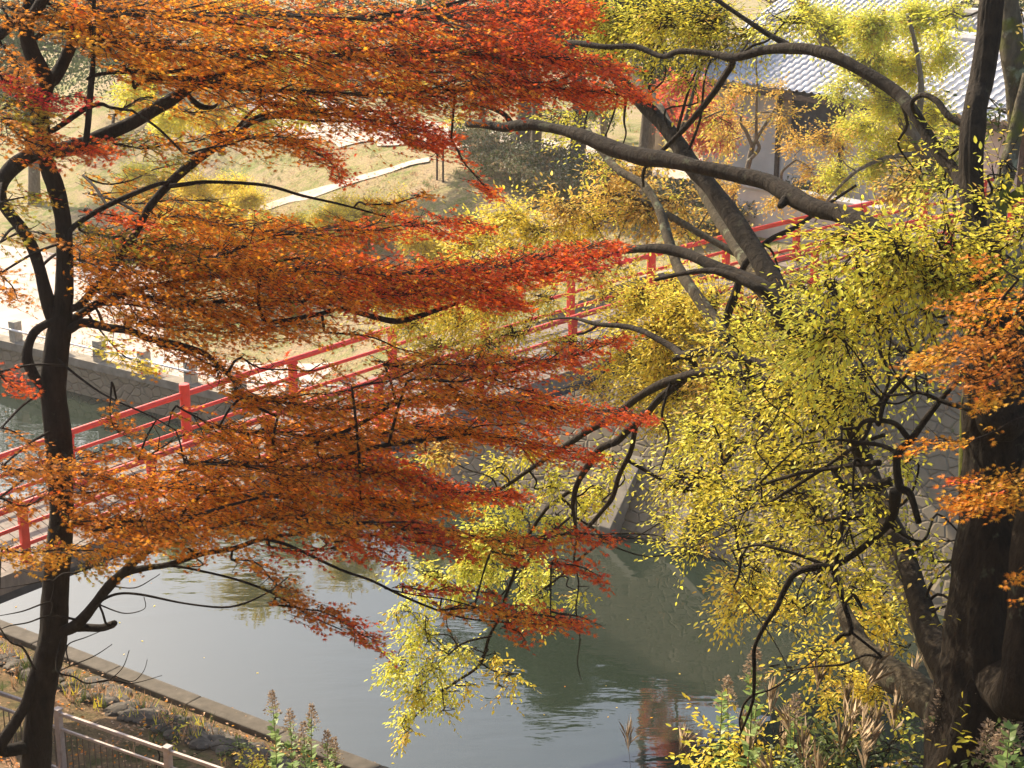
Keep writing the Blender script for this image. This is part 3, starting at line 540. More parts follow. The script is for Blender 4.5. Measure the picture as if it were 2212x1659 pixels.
el([(1970, 222, 5), (1993, 205, 6), (2023, 218, 7), (2047, 249, 7), (2085, 272, 8)], 13.4, 12.9, 8)
el([(1792, 835, 14), (1735, 812, 13), (1690, 800, 12), (1640, 785, 10), (1567, 764, 10), (1519, 758, 11), (1474, 768, 10), (1455, 752, 8), (1400, 721, 7), (1356, 706, 6), (1289, 700, 5), (1238, 687, 3), (1190, 690, 2)], 13.5, 18, 10)
el([(1474, 762, 6), (1462, 774, 6), (1452, 777, 4)], 16.6, 16.6, 6)
el([(1289, 701, 3), (1265, 718, 3), (1245, 722, 2)], 17.6, 17.6, 5)
el([(1805, 862, 16), (1750, 855, 15), (1690, 835, 13), (1620, 818, 11), (1570, 802, 10), (1519, 804, 10), (1469, 816, 10), (1423, 832, 10), (1373, 862, 9), (1323, 902, 9), (1272, 929, 8), (1222, 963, 7), (1154, 1007, 5), (1097, 1047, 4), (1050, 1070, 2)], 13.4, 18, 10)
el([(1500, 790, 8), (1474, 822, 9), (1423, 862, 9), (1390, 902, 8), (1356, 929, 8), (1333, 953, 8), (1296, 970, 8), (1272, 1003, 8), (1249, 1040, 7), (1239, 1077, 6), (1238, 1106, 4), (1246, 1160, 3), (1240, 1210, 2.4), (1250, 1260, 2), (1244, 1320, 1.8), (1253, 1380, 1.4), (1247, 1430, 1), (1256, 1470, .8)], 16.2, 17.8, 9)
el([(1239, 1064, 5), (1205, 1080, 5), (1175, 1106, 4.5), (1135, 1170, 4.5), (1110, 1240, 4.5), (1092, 1290, 4), (1081, 1328, 4), (1057, 1375, 4), (1037, 1435, 3.5), (986, 1472, 3), (936, 1509, 2.5), (886, 1560, 1.5)], 17.8, 18.2, 8)
el([(1057, 1375, 3), (1000, 1390, 2.5), (950, 1430, 2), (900, 1460, 1.5)], 18, 18, 6)
el([(1037, 1430, 2.5), (1070, 1450, 2), (1110, 1455, 1.5)], 18, 18, 5)
el([(1238, 1106, 3), (1205, 1140, 3), (1165, 1180, 3), (1120, 1240, 2), (1080, 1290, 2)], 17.8, 18, 6)
el([(1300, 1160, 3), (1260, 1200, 3), (1210, 1245, 2.5), (1150, 1290, 2)], 17.8, 18.2, 6)
el([(1390, 890, 6), (1373, 923, 6), (1363, 973, 6), (1339, 1023, 6), (1323, 1074, 6), (1299, 1106, 5), (1270, 1140, 4), (1240, 1180, 3)], 16.6, 17.6, 8)
el([(1985, 1130, 7), (1966, 1067, 8), (1943, 1050, 10), (1939, 983, 9), (1966, 953, 8), (2007, 896, 7), (2040, 855, 6), (2070, 822, 4), (2090, 790, 3)], 11.4, 11.6, 9, .2, j=False)
el([(1939, 980, 6), (1906, 963, 5), (1855, 956, 5), (1800, 950, 3), (1730, 960, 2)], 11.5, 12, 7)
el([(1956, 939, 7), (1929, 913, 6), (1872, 909, 6), (1852, 929, 5), (1830, 960, 3)], 11.5, 11.8, 7)
el([(1899, 916, 5), (1912, 865, 6), (1956, 812, 5), (1990, 768, 4), (2030, 700, 3)], 11.6, 12, 7)
el([(1860, 955, 6), (1890, 890, 5), (1920, 820, 4), (1900, 760, 3), (1850, 700, 2)], 11.9, 12.6, 6)
el([(1946, 852, 3), (1990, 849, 4), (2040, 869, 5), (2107, 889, 6), (2158, 906, 7), (2240, 906, 8)], 11.6, 11, 8)
el([(1640, 1045, 3), (1677, 1037, 4), (1738, 1020, 5), (1805, 1010, 6), (1852, 1003, 6), (1900, 1000, 8)], 12.8, 11.8, 7)
el([(1650, 1090, 2), (1687, 1070, 4), (1771, 1017, 4), (1849, 963, 4), (1910, 940, 5)], 12.7, 11.9, 6)
el([(1805, 1023, 8), (1822, 1050, 10), (1872, 1052, 11), (1925, 1040, 12)], 12.2, 12, 10)
el([(1805, 1224, 6), (1788, 1224, 5), (1738, 1203, 4), (1670, 1183, 4), (1637, 1177, 3), (1580, 1190, 2)], 12, 12.6, 7)
el([(1800, 1226, 6), (1855, 1190, 8), (1912, 1140, 10), (1929, 1106, 12), (1935, 1060, 13)], 12, 11.8, 8)
el([(1800, 1226, 7), (1771, 1225, 8), (1740, 1230, 8), (1715, 1242, 7), (1697, 1270, 7), (1677, 1314, 6), (1654, 1348, 6), (1630, 1398, 5), (1629, 1442, 5), (1627, 1509, 4), (1610, 1560, 3.5), (1597, 1590, 2.5)], 12, 12.2, 9, .2, j=False)
el([(1628, 1500, 3), (1608, 1520, 3), (1598, 1555, 3), (1600, 1580, 2)], 12.2, 12.2, 6)
el([(1838, 1355, 6), (1818, 1372, 5), (1803, 1386, 4)], 11.8, 11.8, 7)
el([(1905, 1420, 3), (1870, 1415, 3), (1820, 1435, 3), (1760, 1440, 2), (1700, 1450, 2)], 11.6, 12, 6)
for p_ in [(1700, 960, 60), (1650, 880, 70), (1780, 760, 60), (1880, 700, 70), (1700, 1110, 70), (1560, 1010, 90), (1760, 880, 80), (1830, 1120, 60), (1600, 1200, 70), (1480, 1060, 80), (1960, 760, 60)]:
    for k in range(3):
        x, y, r_ = p_; a = rng.uniform(0, 6.28); q1 = (x + r_ * math.cos(a), y + r_ * math.sin(a)); Yb = YE(x) + rng.normal(0, .3)
        el([(x, y, 4), ((x + q1[0]) / 2 + rng.normal(0, 9), (y + q1[1]) / 2 + rng.normal(0, 9), 3), (*q1, 2)], Yb, Yb + rng.normal(0, .4), 5)
EB = [
 # olive clump right of centre, near
 (1850, 520, 60, 35, 'V', .9), (1950, 540, 70, 50, 'V', 1.2), (2050, 520, 60, 50, 'V', 1.1), (2140, 540, 50, 55, 'V', 1.1), (2200, 510, 40, 50, 'V', 1.0), (1900, 600, 70, 40, 'V', 1.2), (2000, 610, 70, 40, 'V', 1.2), (2110, 610, 60, 40, 'V', 1.0),
 (1790, 620, 60, 30, 'G', .8), (1720, 690, 50, 30, 'V', .9), (1800, 720, 70, 45, 'G', 1.0), (1890, 690, 60, 30, 'V', .6), (2080, 690, 50, 30, 'V', .6), (2170, 640, 40, 30, 'V', .7), (1850, 570, 40, 30, 'G', .7),
 (1620, 740, 50, 40, 'G', .9), (1680, 780, 60, 40, 'V', 1.0), (1760, 800, 60, 40, 'V', 1.1), (1850, 800, 50, 40, 'V', .7), (1950, 760, 60, 50, 'V', .35), (1990, 660, 50, 40, 'V', .4),
 (1600, 860, 60, 40, 'V', .9), (1700, 880, 60, 45, 'V', 1.0), (1790, 890, 55, 40, 'V', .9), (1890, 860, 60, 40, 'V', .6), (2000, 830, 60, 50, 'G', .3),
 (1500, 940, 45, 40, 'G', .7), (1570, 950, 55, 40, 'V', .8), (1660, 960, 60, 40, 'V', .9), (1750, 980, 60, 40, 'V', .8), (1850, 990, 50, 30, 'V', .5), (1960, 990, 60, 50, 'G', .4),
 (1470, 1030, 50, 35, 'V', .7), (1540, 1050, 60, 40, 'V', .8), (1630, 1060, 60, 40, 'V', .8), (1730, 1080, 60, 40, 'V', .7), (1830, 1100, 60, 40, 'V', .6), (1930, 1120, 50, 40, 'G', .4),
 (1440, 1120, 40, 30, 'G', .4), (1520, 1130, 50, 40, 'V', .7), (1610, 1150, 50, 40, 'V', .7), (1700, 1160, 50, 40, 'V', .55), (1790, 1170, 60, 40, 'V', .6), (1900, 1180, 50, 40, 'V', .5), (2000, 1180, 45, 35, 'V', .4),
 (1440, 1170, 25, 20, 'G', .4), (1500, 1190, 40, 18, 'G', .3), (1460, 1010, 30, 30, 'G', .5),
 (1630, 1230, 70, 25, 'V', .45), (1870, 1250, 50, 30, 'V', .6), (1790, 1290, 40, 25, 'V', .5), (1970, 1290, 30, 50, 'V', .5), (1960, 1190, 40, 60, 'V', .4), (2080, 1160, 55, 15, 'G', .5), (2110, 1290, 28, 30, 'V', .6), (2125, 1355, 28, 25, 'V', .5), (2110, 1240, 25, 12, 'V', .4), (2170, 1445, 22, 8, 'V', .6), (2055, 1215, 20, 25, 'V', .4),
 (1770, 1420, 40, 20, 'V', .4), (1700, 1440, 40, 14, 'V', .3), (1740, 1330, 12, 20, 'V', .5),
 # top right
 (1280, 20, 45, 35, 'V', .9), (1350, 45, 55, 45, 'G', .9), (1440, 40, 60, 40, 'V', 1.0), (1530, 40, 60, 45, 'V', 1.0), (1610, 70, 60, 35, 'V', .7), (1700, 40, 60, 35, 'G', .55), (1330, 90, 60, 30, 'V', .8), (1430, 100, 60, 25, 'V', .6), (1540, 120, 60, 22, 'V', .5), (1480, 170, 40, 25, 'V', .4), (1390, 160, 35, 25, 'V', .35),
 (1260, 300, 30, 18, 'G', .7), (1290, 325, 30, 22, 'G', .8), (1190, 255, 40, 16, 'G', .6), (1330, 345, 20, 15, 'G', .5), (1240, 235, 40, 20, 'V', .5),
 (2060, 320, 35, 40, 'G', .4), (2050, 400, 40, 35, 'G', .5), (2170, 380, 35, 50, 'V', .4), (1980, 370, 50, 35, 'O', .4), (2130, 440, 30, 30, 'G', .4),
]
for x, y, rx, ry, c, dn in EB: blob(em, x, y, rx, ry, c, dn * (1.25 if x > 1780 and y < 760 else 1.35 if y < 200 else .78), (11.4 if x > 1780 and 440 < y < 760 else YE(x) + (1 if y > 400 else 3) * .5) + rng.normal(0, .25), .052 if y > 400 else .05)
for x, y, rx, ry, c, dn in EB:
    if y > 560 and 1450 < x < 1900: blob(em, x + rng.normal(0, 22), y + rng.normal(0, 18), rx * 1.05, ry * 1.1, c, dn * .24, max(10.2, YE(x) - 1.9 + rng.normal(0, .3)), .056, maxjoin=1.2)
for x, y, rx, ry, c, dn in [(1700, 1010, 70, 40, 'V', .8), (1640, 900, 60, 40, 'V', .8), (1600, 810, 50, 40, 'G', .8), (1760, 1110, 60, 50, 'V', .8), (1800, 1190, 40, 40, 'V', .6), (1570, 740, 50, 30, 'Y', .8), (1860, 1060, 60, 40, 'V', .6), (1840, 850, 60, 40, 'V', .8), (1770, 760, 50, 40, 'V', .9), (1700, 830, 50, 30, 'V', .8)]:
    blob(em, x, y, rx, ry, c, dn * .7, max(10.2, YE(x) - 1.7), .052, maxjoin=1.2)
# bright yellow middle, farther out over the moat
EY = [(1390, 650, 45, 40, 'Y', 1.0), (1450, 610, 40, 30, 'Y', .8), (1480, 680, 55, 45, 'Y', 1.3), (1420, 720, 50, 35, 'Y', 1.1), (1540, 660, 35, 40, 'Y', 1.0), (1620, 690, 40, 40, 'Y', .9), (1370, 770, 45, 30, 'Y', .9), (1450, 790, 50, 35, 'Y', 1.1), (1540, 730, 40, 30, 'Y', 1.2), (1550, 830, 50, 40, 'O', .8), (1390, 840, 50, 35, 'Y', .7), (1480, 850, 50, 35, 'Y', .9), (1320, 800, 35, 30, 'Y', .5), (1660, 620, 30, 30, 'O', .5), (1530, 900, 40, 30, 'Y', .6), (1730, 620, 40, 30, 'Y', .5),
 (930, 650, 40, 28, 'Y', .8), (1000, 690, 50, 35, 'Y', .9), (1070, 650, 45, 35, 'Y', .8), (1130, 600, 40, 30, 'O', .6), (1060, 740, 40, 22, 'Y', .8), (900, 700, 35, 30, 'Y', .7), (960, 745, 40, 20, 'Y', .8), (880, 640, 30, 20, 'Y', .5), (840, 650, 50, 25, 'Y', .6), (980, 620, 50, 25, 'Y', .7), (1030, 570, 50, 20, 'Y', .6), (1110, 720, 40, 25, 'Y', .6), (1280, 580, 40, 22, 'O', .6), (1180, 640, 40, 25, 'Y', .6), (1240, 740, 40, 25, 'Y', .6), (1150, 690, 30, 25, 'Y', .4),
 (1340, 700, 30, 30, 'Y', .5), (1320, 640, 35, 25, 'Y', .4), (1430, 900, 40, 30, 'Y', .5), (1490, 960, 30, 25, 'Y', .5), (1290, 850, 30, 25, 'O', .5)]
for x, y, rx, ry, c, dn in EY: blob(em, x, y, rx * 1.1, ry * 1.1, c, dn * 1.55, min(20.5, YE(x) + 2.5) + rng.normal(0, .3), .056)
# hanging sprays low in the middle
EH = [(1130, 1100, 40, 30, 'G', .5), (1190, 1050, 45, 30, 'G', .6), (1260, 1080, 40, 35, 'G', .6), (1080, 1010, 40, 30, 'V', .5), (1200, 1120, 50, 25, 'G', .6), (1050, 1060, 40, 30, 'G', .5), (1090, 1140, 50, 30, 'G', .9), (1030, 1170, 40, 30, 'G', .9), (1150, 960, 30, 25, 'G', .4), (1320, 1000, 35, 40, 'G', .4), (1300, 1060, 30, 35, 'G', .4), (950, 980, 50, 25, 'O', .7), (900, 1000, 40, 20, 'G', .6),
 (1010, 1210, 45, 30, 'L', 1.1), (950, 1240, 45, 25, 'L', .8), (890, 1225, 30, 25, 'L', .5), (1060, 1230, 40, 25, 'L', .9), (1130, 1250, 25, 40, 'L', .8), (1160, 1290, 28, 30, 'L', .8), (1000, 1270, 40, 22, 'L', .6), (1060, 1150, 40, 20, 'L', .8), (900, 1290, 30, 25, 'L', .7), (865, 1320, 22, 20, 'L', .5), (920, 1330, 35, 22, 'L', .5), (1200, 1240, 22, 25, 'L', .6), (1170, 1340, 14, 20, 'L', .7), (1245, 1275, 22, 15, 'L', .6), (1090, 1180, 40, 25, 'L', .7), (1150, 1190, 30, 25, 'L', .5),
 (880, 1380, 30, 30, 'L', .6), (870, 1430, 38, 30, 'L', .8), (930, 1440, 40, 26, 'L', .8), (900, 1490, 42, 26, 'L', .9), (985, 1400, 35, 28, 'L', .6), (1030, 1400, 28, 15, 'L', .6), (1070, 1410, 20, 18, 'Y', .8), (1105, 1455, 26, 14, 'Y', .7), (1090, 1490, 16, 10, 'Y', .6), (960, 1490, 35, 22, 'L', .7), (880, 1545, 32, 18, 'L', .7), (875, 1580, 22, 14, 'Y', .7), (1010, 1480, 20, 10, 'Y', .5), (960, 1530, 10, 10, 'Y', .6), (925, 1385, 26, 25, 'L', .5)]
for x, y, rx, ry, c, dn in EH: blob(em, x, y, rx, ry, c, dn * 1.25, 18 + rng.normal(0, .25), .058, ln=(.16, .36), dxy=(-.4, -.45), tr=.003)
# low sunlit yellow sprays beside the pale stem
EL = [(1640, 1280, 60, 40, 'Y', .9), (1590, 1300, 40, 35, 'Y', .8), (1700, 1300, 40, 40, 'Y', .8), (1590, 1240, 30, 20, 'O', .5), (1900, 1270, 40, 45, 'Y', 1.0), (1930, 1340, 35, 50, 'Y', 1.0), (1880, 1350, 35, 30, 'Y', .9), (1960, 1400, 20, 30, 'Y', .6), (1790, 1420, 40, 40, 'Y', .8), (1830, 1460, 40, 35, 'Y', .9), (1870, 1500, 45, 30, 'Y', .9), (1910, 1490, 40, 35, 'Y', .8), (1780, 1490, 30, 30, 'Y', .6), (1930, 1540, 30, 16, 'Y', .6)]
for x, y, rx, ry, c, dn in EL: blob(em, x, y, rx, ry, c, dn * 1.1, YE(x) + 2.2, .068)
em.finish()
# ---------------------------------------------------------------- second elm: pale lichen stem leaning behind, mossy trunk at the right edge
e2 = Tree('elm_tree', (*at(2060, 1430, 13.6)[:2], zn_xy(*at(2060, 1430, 13.6)[:2])), 'pale lichen barked tree leaning left behind the dark elm stems with sparse yellow leaves', 'elm tree', M['bark_pale'], 'elm', M['elm'])
e2.limb([(2080, 1560, 34), (2010, 1400, 26), (1930, 1220, 22), (1860, 1080, 19), (1790, 920, 18), (1730, 780, 18), (1670, 660, 18), (1610, 560, 17), (1560, 480, 16), (1510, 390, 15), (1457, 300, 16), (1433, 262, 16), (1406, 218, 17), (1380, 175, 14), (1356, 118, 10), (1335, 60, 8), (1320, 0, 6)], 13.8, 24.5, 14, .12)
e2.limb([(2110, 1860, 50), (2090, 1700, 48), (2050, 1570, 45), (1985, 1495, 42), (1923, 1455, 38), (1872, 1408, 28), (1839, 1358, 22), (1812, 1290, 17), (1795, 1220, 15), (1775, 1140, 15), (1730, 1050, 14), (1670, 960, 13), (1630, 890, 13), (1605, 840, 13), (1585, 780, 13), (1565, 730, 16), (1540, 690, 15), (1496, 627, 13), (1466, 580, 12), (1445, 520, 11), (1423, 450, 10), (1390, 400, 9), (1340, 370, 8), (1306, 336, 7), (1270, 280, 6)], 10.9, 19.5, 14, .14)
e2.limb([(1606, 555, 10), (1540, 520, 8), (1470, 480, 8), (1400, 440, 6), (1330, 420, 4), (1240, 430, 3), (1150, 450, 2)], 21.2, 23, 8)
e2.limb([(1450, 320, 7), (1480, 260, 5), (1500, 190, 4), (1520, 120, 3)], 23.6, 24, 7)
for x, y, rx, ry, c, dn in [(1050, 500, 50, 25, 'Y', .7), (1100, 470, 55, 30, 'Y', .9), (1170, 500, 60, 30, 'Y', .8), (1230, 450, 60, 30, 'O', .7), (1290, 480, 50, 35, 'Y', .7), (1330, 420, 50, 30, 'O', .7), (1380, 380, 45, 30, 'O', .6), (1400, 450, 50, 40, 'O', .6), (1460, 430, 45, 40, 'O', .5), (1100, 530, 60, 18, 'Y', .8), (1010, 530, 40, 25, 'Y', .9), (1230, 520, 60, 25, 'Y', .6), (1480, 500, 50, 25, 'O', .4), (1560, 450, 50, 30, 'O', .35), (1300, 380, 50, 20, 'O', .4), (1420, 340, 40, 22, 'O', .3), (1340, 580, 45, 20, 'Y', .4), (1560, 250, 40, 25, 'O', .3), (1230, 570, 45, 20, 'Y', .4)]:
    blob(e2, x, y, rx * 1.1, ry * 1.1, c, dn * 1.5, 22.5 + rng.normal(0, .4), .07, nl=6, maxjoin=5)
e2.finish()
e3 = Tree('elm_tree', (*at(2150, 1200, 15)[:2], zn_xy(*at(2150, 1200, 15)[:2])), 'mossy forked trunk with pale lichen patches at the upper right edge', 'tree', M['bark_moss'], 'elm', M['elm'])
e3.limb([(2110, 1500, 40), (2100, 1200, 30), (2096, 950, 24), (2110, 760, 24), (2132, 600, 26), (2142, 520, 26), (2155, 440, 22), (2172, 380, 20), (2188, 310, 16), (2203, 240, 14), (2220, 160, 11)], 14.2, 15, 14, .12)
e3.limb([(2142, 480, 18), (2170, 400, 13), (2192, 290, 15), (2194, 200, 22), (2188, 120, 26), (2184, 60, 24), (2178, 0, 20), (2170, -80, 16)], 15, 15.4, 14, .15)
e3.limb([(2135, 500, 16), (2160, 450, 14), (2212, 412, 13), (2260, 380, 12)], 14.9, 14.5, 12)
e3.limb([(2068, 470, 4), (2066, 400, 4), (2095, 380, 4), (2110, 340, 3)], 14.6, 14.8, 6)
for x, y, rx, ry, c, dn in [(2050, 30, 40, 35, 'G', .6), (2080, 260, 30, 60, 'W', .5), (2150, 250, 18, 80, 'W', .5), (2040, 460, 40, 20, 'G', .5), (2195, 460, 25, 25, 'V', .5), (2205, 20, 16, 30, 'O', .3)]:
    blob(e3, x, y, rx, ry, c, dn, 15.4, .065)
e3.finish()
# ---------------------------------------------------------------- orange maple at the right edge
rm = Tree('maple_tree', (*at(2330, 1300, 9.6)[:2], zn_xy(*at(2330, 1300, 9.6)[:2])), 'small orange leaved maple reaching in from the right edge in front of the dark trunk', 'maple tree', M['bark_maple'], 'maple', M['leaf'])
rm.limb([(2330, 1700, 20), (2300, 1250, 18), (2270, 1000, 14), (2230, 850, 9), (2180, 780, 6), (2120, 720, 4), (2060, 700, 2)], 9.7, 10.2, 9)
rm.limb([(2280, 1090, 8), (2230, 1075, 5), (2170, 1065, 3), (2100, 1060, 2)], 9.7, 9.9, 7)
rm.limb([(2290, 1250, 6), (2240, 1245, 4), (2205, 1240, 2)], 9.7, 9.7, 6)
for sp, a, b_, dn in [([(2215, 640, 20), (2150, 650, 30), (2090, 660, 25), (2050, 660, 12)], 'o', 'b', .7), ([(2215, 720, 40), (2150, 730, 40), (2080, 750, 35), (2020, 770, 20), (1985, 775, 6)], 'b', 'y', 1.0), ([(2215, 790, 25), (2170, 800, 25), (2110, 820, 18), (2060, 800, 10)], 'b', 'b', .8),
  ([(2200, 830, 22), (2160, 850, 22), (2120, 860, 14)], 'y', 'y', 1.0), ([(2215, 1050, 40), (2170, 1055, 36), (2120, 1065, 28), (2075, 1085, 10)], 'y', 'o', 1.7), ([(2110, 1040, 8), (2085, 1032, 12), (2072, 1030, 5)], 'o', 'r', 1.2), ([(2150, 930, 9), (2080, 950, 16), (2020, 950, 14), (1980, 960, 6)], 'y', 'o', .5), ([(2215, 1235, 14), (2200, 1240, 9), (2188, 1240, 4)], 'o', 'o', 1.4), ([(2215, 1290, 7), (2200, 1292, 4)], 'o', 'o', 1.), ([(2200, 600, 20), (2120, 560, 14)], 'b', 'o', .3)]:
    pad(rm, sp, a, b_, 9.9, 10.1, dn, .055)
rm.finish()
# ---------------------------------------------------------------- red footbridge
BX = [150, 397, 630, 846, 1048, 1235, 1403, 1565, 1725, 1870, 2000]; BY = [930, 853, 776, 707, 646, 592, 548, 507, 470, 441, 414]
ks = np.arange(11); bp = []
for k in ks:
    u = (BX[k] - 1106) / F; v = (829.5 - BY[k]) / F; bp.append(np.array([0, 0, H]) + np.array([u, CP + v * SP, -SP + v * CP]) * 30.6 * (1 + .0418 * k))
bp = np.array(bp); cx = np.polyfit(ks, bp[:, 0], 1); cy = np.polyfit(ks, bp[:, 1], 1); cz = np.polyfit(ks, bp[:, 2], 2)
bd = unit(np.array([cx[0], cy[0]])); bn = np.array([bd[1], -bd[0]]); RH = 1.03; BW = 2.3
def bpt(k, off=0., dz=0.): 
    x = np.polyval(cx, k) + bn[0] * off; y = np.polyval(cy, k) + bn[1] * off; return np.array([x, y, np.polyval(cz, k) + dz])
br = empty('footbridge', tuple(bpt(2, BW / 2, -RH)), 'arched wooden footbridge with vermilion railings crossing the moat', 'bridge')
mb = MB(); kk = np.arange(-6, 11.6, .085)
for i, k in enumerate(kk):
    c = bpt(k, BW / 2, -RH - .04); tz = unit(bpt(k + .1, 0) - bpt(k - .1, 0)); sd_ = np.array([bn[0], bn[1], 0])
    mb.box(c + np.array([0, 0, .004 * random.random()]), (.094, BW / 2 + .12, .035), [tz, sd_, np.cross(tz, sd_)])
mb.build('deck', M['deck'], br)
def brib(off, dz0, dz1, th, name, mt):
    K = np.arange(-6, 11.6, .5); V = []; m = MB()
    for k in K: V += [bpt(k, off - th, dz1), bpt(k, off + th, dz1), bpt(k, off + th, dz0), bpt(k, off - th, dz0)]
    n = len(K); Fc = [(i * 4 + j, i * 4 + (j + 1) % 4, (i + 1) * 4 + (j + 1) % 4, (i + 1) * 4 + j) for i in range(n - 1) for j in range(4)] + [(0, 1, 2, 3), (n * 4 - 1, n * 4 - 2, n * 4 - 3, n * 4 - 4)]
    put(name, V, Fc, mt, br)
for off in (-.2, BW + .2): brib(off, -RH - .28, -RH + .03, .07, 'edge_beam', M['deck'])
for off in (.15, BW - .15): brib(off, -RH - .6, -RH - .081, .06, 'girder', M['steel'])
brib(BW / 2, -RH - .5, -RH - .082, .06, 'girder', M['steel'])
mb = MB()
for k in np.arange(-5, 11, 1.): mb.box(bpt(k, BW / 2, -RH - .3), (.05, BW / 2 - .22, .1), [(bd[0], bd[1], 0), (bn[0], bn[1], 0), (0, 0, 1)])
mb.build('cross_beams', M['steel'], br)
for off, sh in ((0., 0.), (BW, .22)):
    K = np.arange(-6, 11.4, .25)
    for nm, h_, r_ in (('top_rail', 0, .057), ('middle_rail', -.36, .037), ('lower_rail', -.70, .037)):
        m1 = MB(); m1.tube([bpt(k, off, h_ - .03) for k in K], r_, 12); m1.build(nm, M['red'], br, smooth=True)
    for k in range(-6, 12):
        kk_ = k + sh
        if kk_ > 11.3: continue
        gib = (off == 0 and k in (-4, 1, 6)) or (off and k in (-4,)); m1 = MB(); ax = [(bd[0], bd[1], 0), (bn[0], bn[1], 0), (0, 0, 1)]
        if gib:
            m1.lathe(bpt(kk_, off, -RH), [(.1, 0), (.1, RH + .16), (.09, RH + .17)], 14); o = m1.build('post', M['red'], br, smooth=False)
            m2 = MB(); m2.lathe(bpt(kk_, off, .13), [(.105, 0), (.11, .03), (.1, .12), (.07, .16), (.06, .19), (.09, .25), (.1, .3), (.085, .36), (.04, .41), (.012, .45)], 16); m2.build('post_cap', M['brass'], o, smooth=True)
        else:
            m1.box(bpt(kk_, off, -RH / 2 - .045), (.068, .068, RH / 2 - .06), ax); m1.box(bpt(kk_, off, -.1), (.1, .05, .028), ax); m1.box(bpt(kk_, off, -RH + .06), (.09, .09, .05), ax)
            m1.build('post', M['red'], br, bevel=.008)
# abutment under the far end and drain headwall in the revetment
mb = MB(); mb.box(bpt(8.3, BW / 2, -RH - 2.9), (.8, BW / 2 + .35, 1.88), [(A[0], A[1], 0), (N2[0], N2[1], 0), (0, 0, 1)]); o = mb.build('abutment', M['conc'], br, bevel=.02)
hw = empty('drain_headwall', (*far_xy(.2, 0), 0), 'pale concrete drain outlet with sloping side walls and dark opening at the water', 'drain outlet')
for t0 in (-.1, 1.75):
    V = []
    for dt in (-.17, .17):
        for s, z in ((-.45, -.5), (-.45, .25), (1.7, 2.25), (2.1, 2.25), (2.1, -.5)): x, y = far_xy(t0 + dt, s); V.append((x, y, z))
    put('side_wall', V, [(0, 1, 2, 3, 4), (9, 8, 7, 6, 5), (0, 5, 6, 1), (1, 6, 7, 2), (2, 7, 8, 3)], M['conc'], hw, bevel=.02)
mb = MB(); x, y = far_xy(.83, 1.9); mb.box((x, y, 1.9), (.76, .2, .34), [(A[0], A[1], 0), (N2[0], N2[1], 0), (0, 0, 1)]); mb.build('lintel', M['conc'], hw, bevel=.02)
mb = MB(); x, y = far_xy(.83, 1.5); mb.box((x, y, .75), (.75, .06, .9), [(A[0], A[1], 0), (N2[0], N2[1], 0), (0, 0, 1)]); mb.build('opening', M['steel'], hw)  # solid dark slab, its colour stands in for shade inside the outlet
# ---------------------------------------------------------------- low railing on the far quay
p0 = far_ts(*atz(28, 745, 1.0)[:2])[0]
lr = empty('quay_railing', (*far_xy(p0, swid(p0) + .3), 1.1), 'low row of square stone posts carrying a white pipe along the far quay', 'railing')
pp = []
for i in range(-3, 9):
    t = p0 + i * 1.95; x, y = far_xy(t, swid(t) + .2); z = zfar(t, swid(t) + .2) + .09; pp.append((x, y, z))
    mb = MB(); mb.box((x, y, z + .32), (.15, .15, .34), [(A[0], A[1], 0), (N2[0], N2[1], 0), (0, 0, 1)]); mb.build('post', M['post'], lr, bevel=.02)
mb = MB(); P = [np.array(q) + [0, 0, .42] - np.array([N2[0], N2[1], 0]) * .19 for q in pp]; mb.tube(P, .035, 8); mb.build('white_pipe', M['white'], lr)
# ---------------------------------------------------------------- near fence
f0 = atz(125, 1540, 2.9); f1 = atz(362, 1622, 2.9); fd = (f1 - f0); L = np.linalg.norm(fd); fu = fd / L; fv = np.array([-fu[1], fu[0], 0])
fe = empty('metal_fence', (f0[0], f0[1], 1.8), 'beige metal railing with thin brown balusters on the near bank at lower left', 'fence'); ax = [fu, fv, (0, 0, 1)]
for h_, th in ((0, .028), (-.27, .022), (-1.0, .022)):
    mb = MB(); mb.box(f0 + fu * L * .5 + np.array([0, 0, h_]), (L * 3.5, th * .9, th), ax); mb.build('rail', M['fence'], fe, bevel=.006)
for i in range(-3, 5):
    mb = MB(); mb.box(f0 + fu * L * i + np.array([0, 0, -.55]), (.05, .05, .6), ax); mb.box(f0 + fu * L * i + np.array([0, 0, .065]), (.062, .062, .016), ax); mb.build('post', M['fence'], fe, bevel=.008)
for j in range(int(-L * 2.2 / .125), int(L * 3.2 / .125)):
    if len([1 for o in fe.children if o.name.startswith('baluster')]) >= 96: break
    if abs((j * .125 / L) - round(j * .125 / L)) * L < .06: continue
    mb = MB(); mb.tube([f0 + fu * .125 * j + np.array([0, 0, -.29]), f0 + fu * .125 * j + np.array([0, 0, -.98])], .0095, 6); mb.build('baluster', M['bar'], fe)
# ---------------------------------------------------------------- riprap, litter, grass
mb = MB()
bpy.ops.mesh.primitive_ico_sphere_add(subdivisions=2, radius=1); ico = bpy.context.object; IV = np.array([v.co[:] for v in ico.data.vertices]); IF = [tuple(p.vertices) for p in ico.data.polygons]; bpy.data.objects.remove(ico)
for i in range(1200):
    t = rng.uniform(-3, 16); s = rng.uniform(.75, 2.9); x, y = O1 + A * t - N2 * s; z = znear(t, s); r_ = rng.uniform(.07, .19); off = rng.uniform(0, 50)
    V = np.array([v * (1 + .35 * noise.noise(Vector(v * 1.4) + Vector((off, 0, 0)))) for v in IV]) * [r_ * rng.uniform(.9, 1.5), r_, r_ * .36]; a = rng.uniform(0, 6.28)
    V = V @ np.array([[math.cos(a), math.sin(a), 0], [-math.sin(a), math.cos(a), 0], [0, 0, 1]]); mb.add(V + [x, y, z + .02], IF)
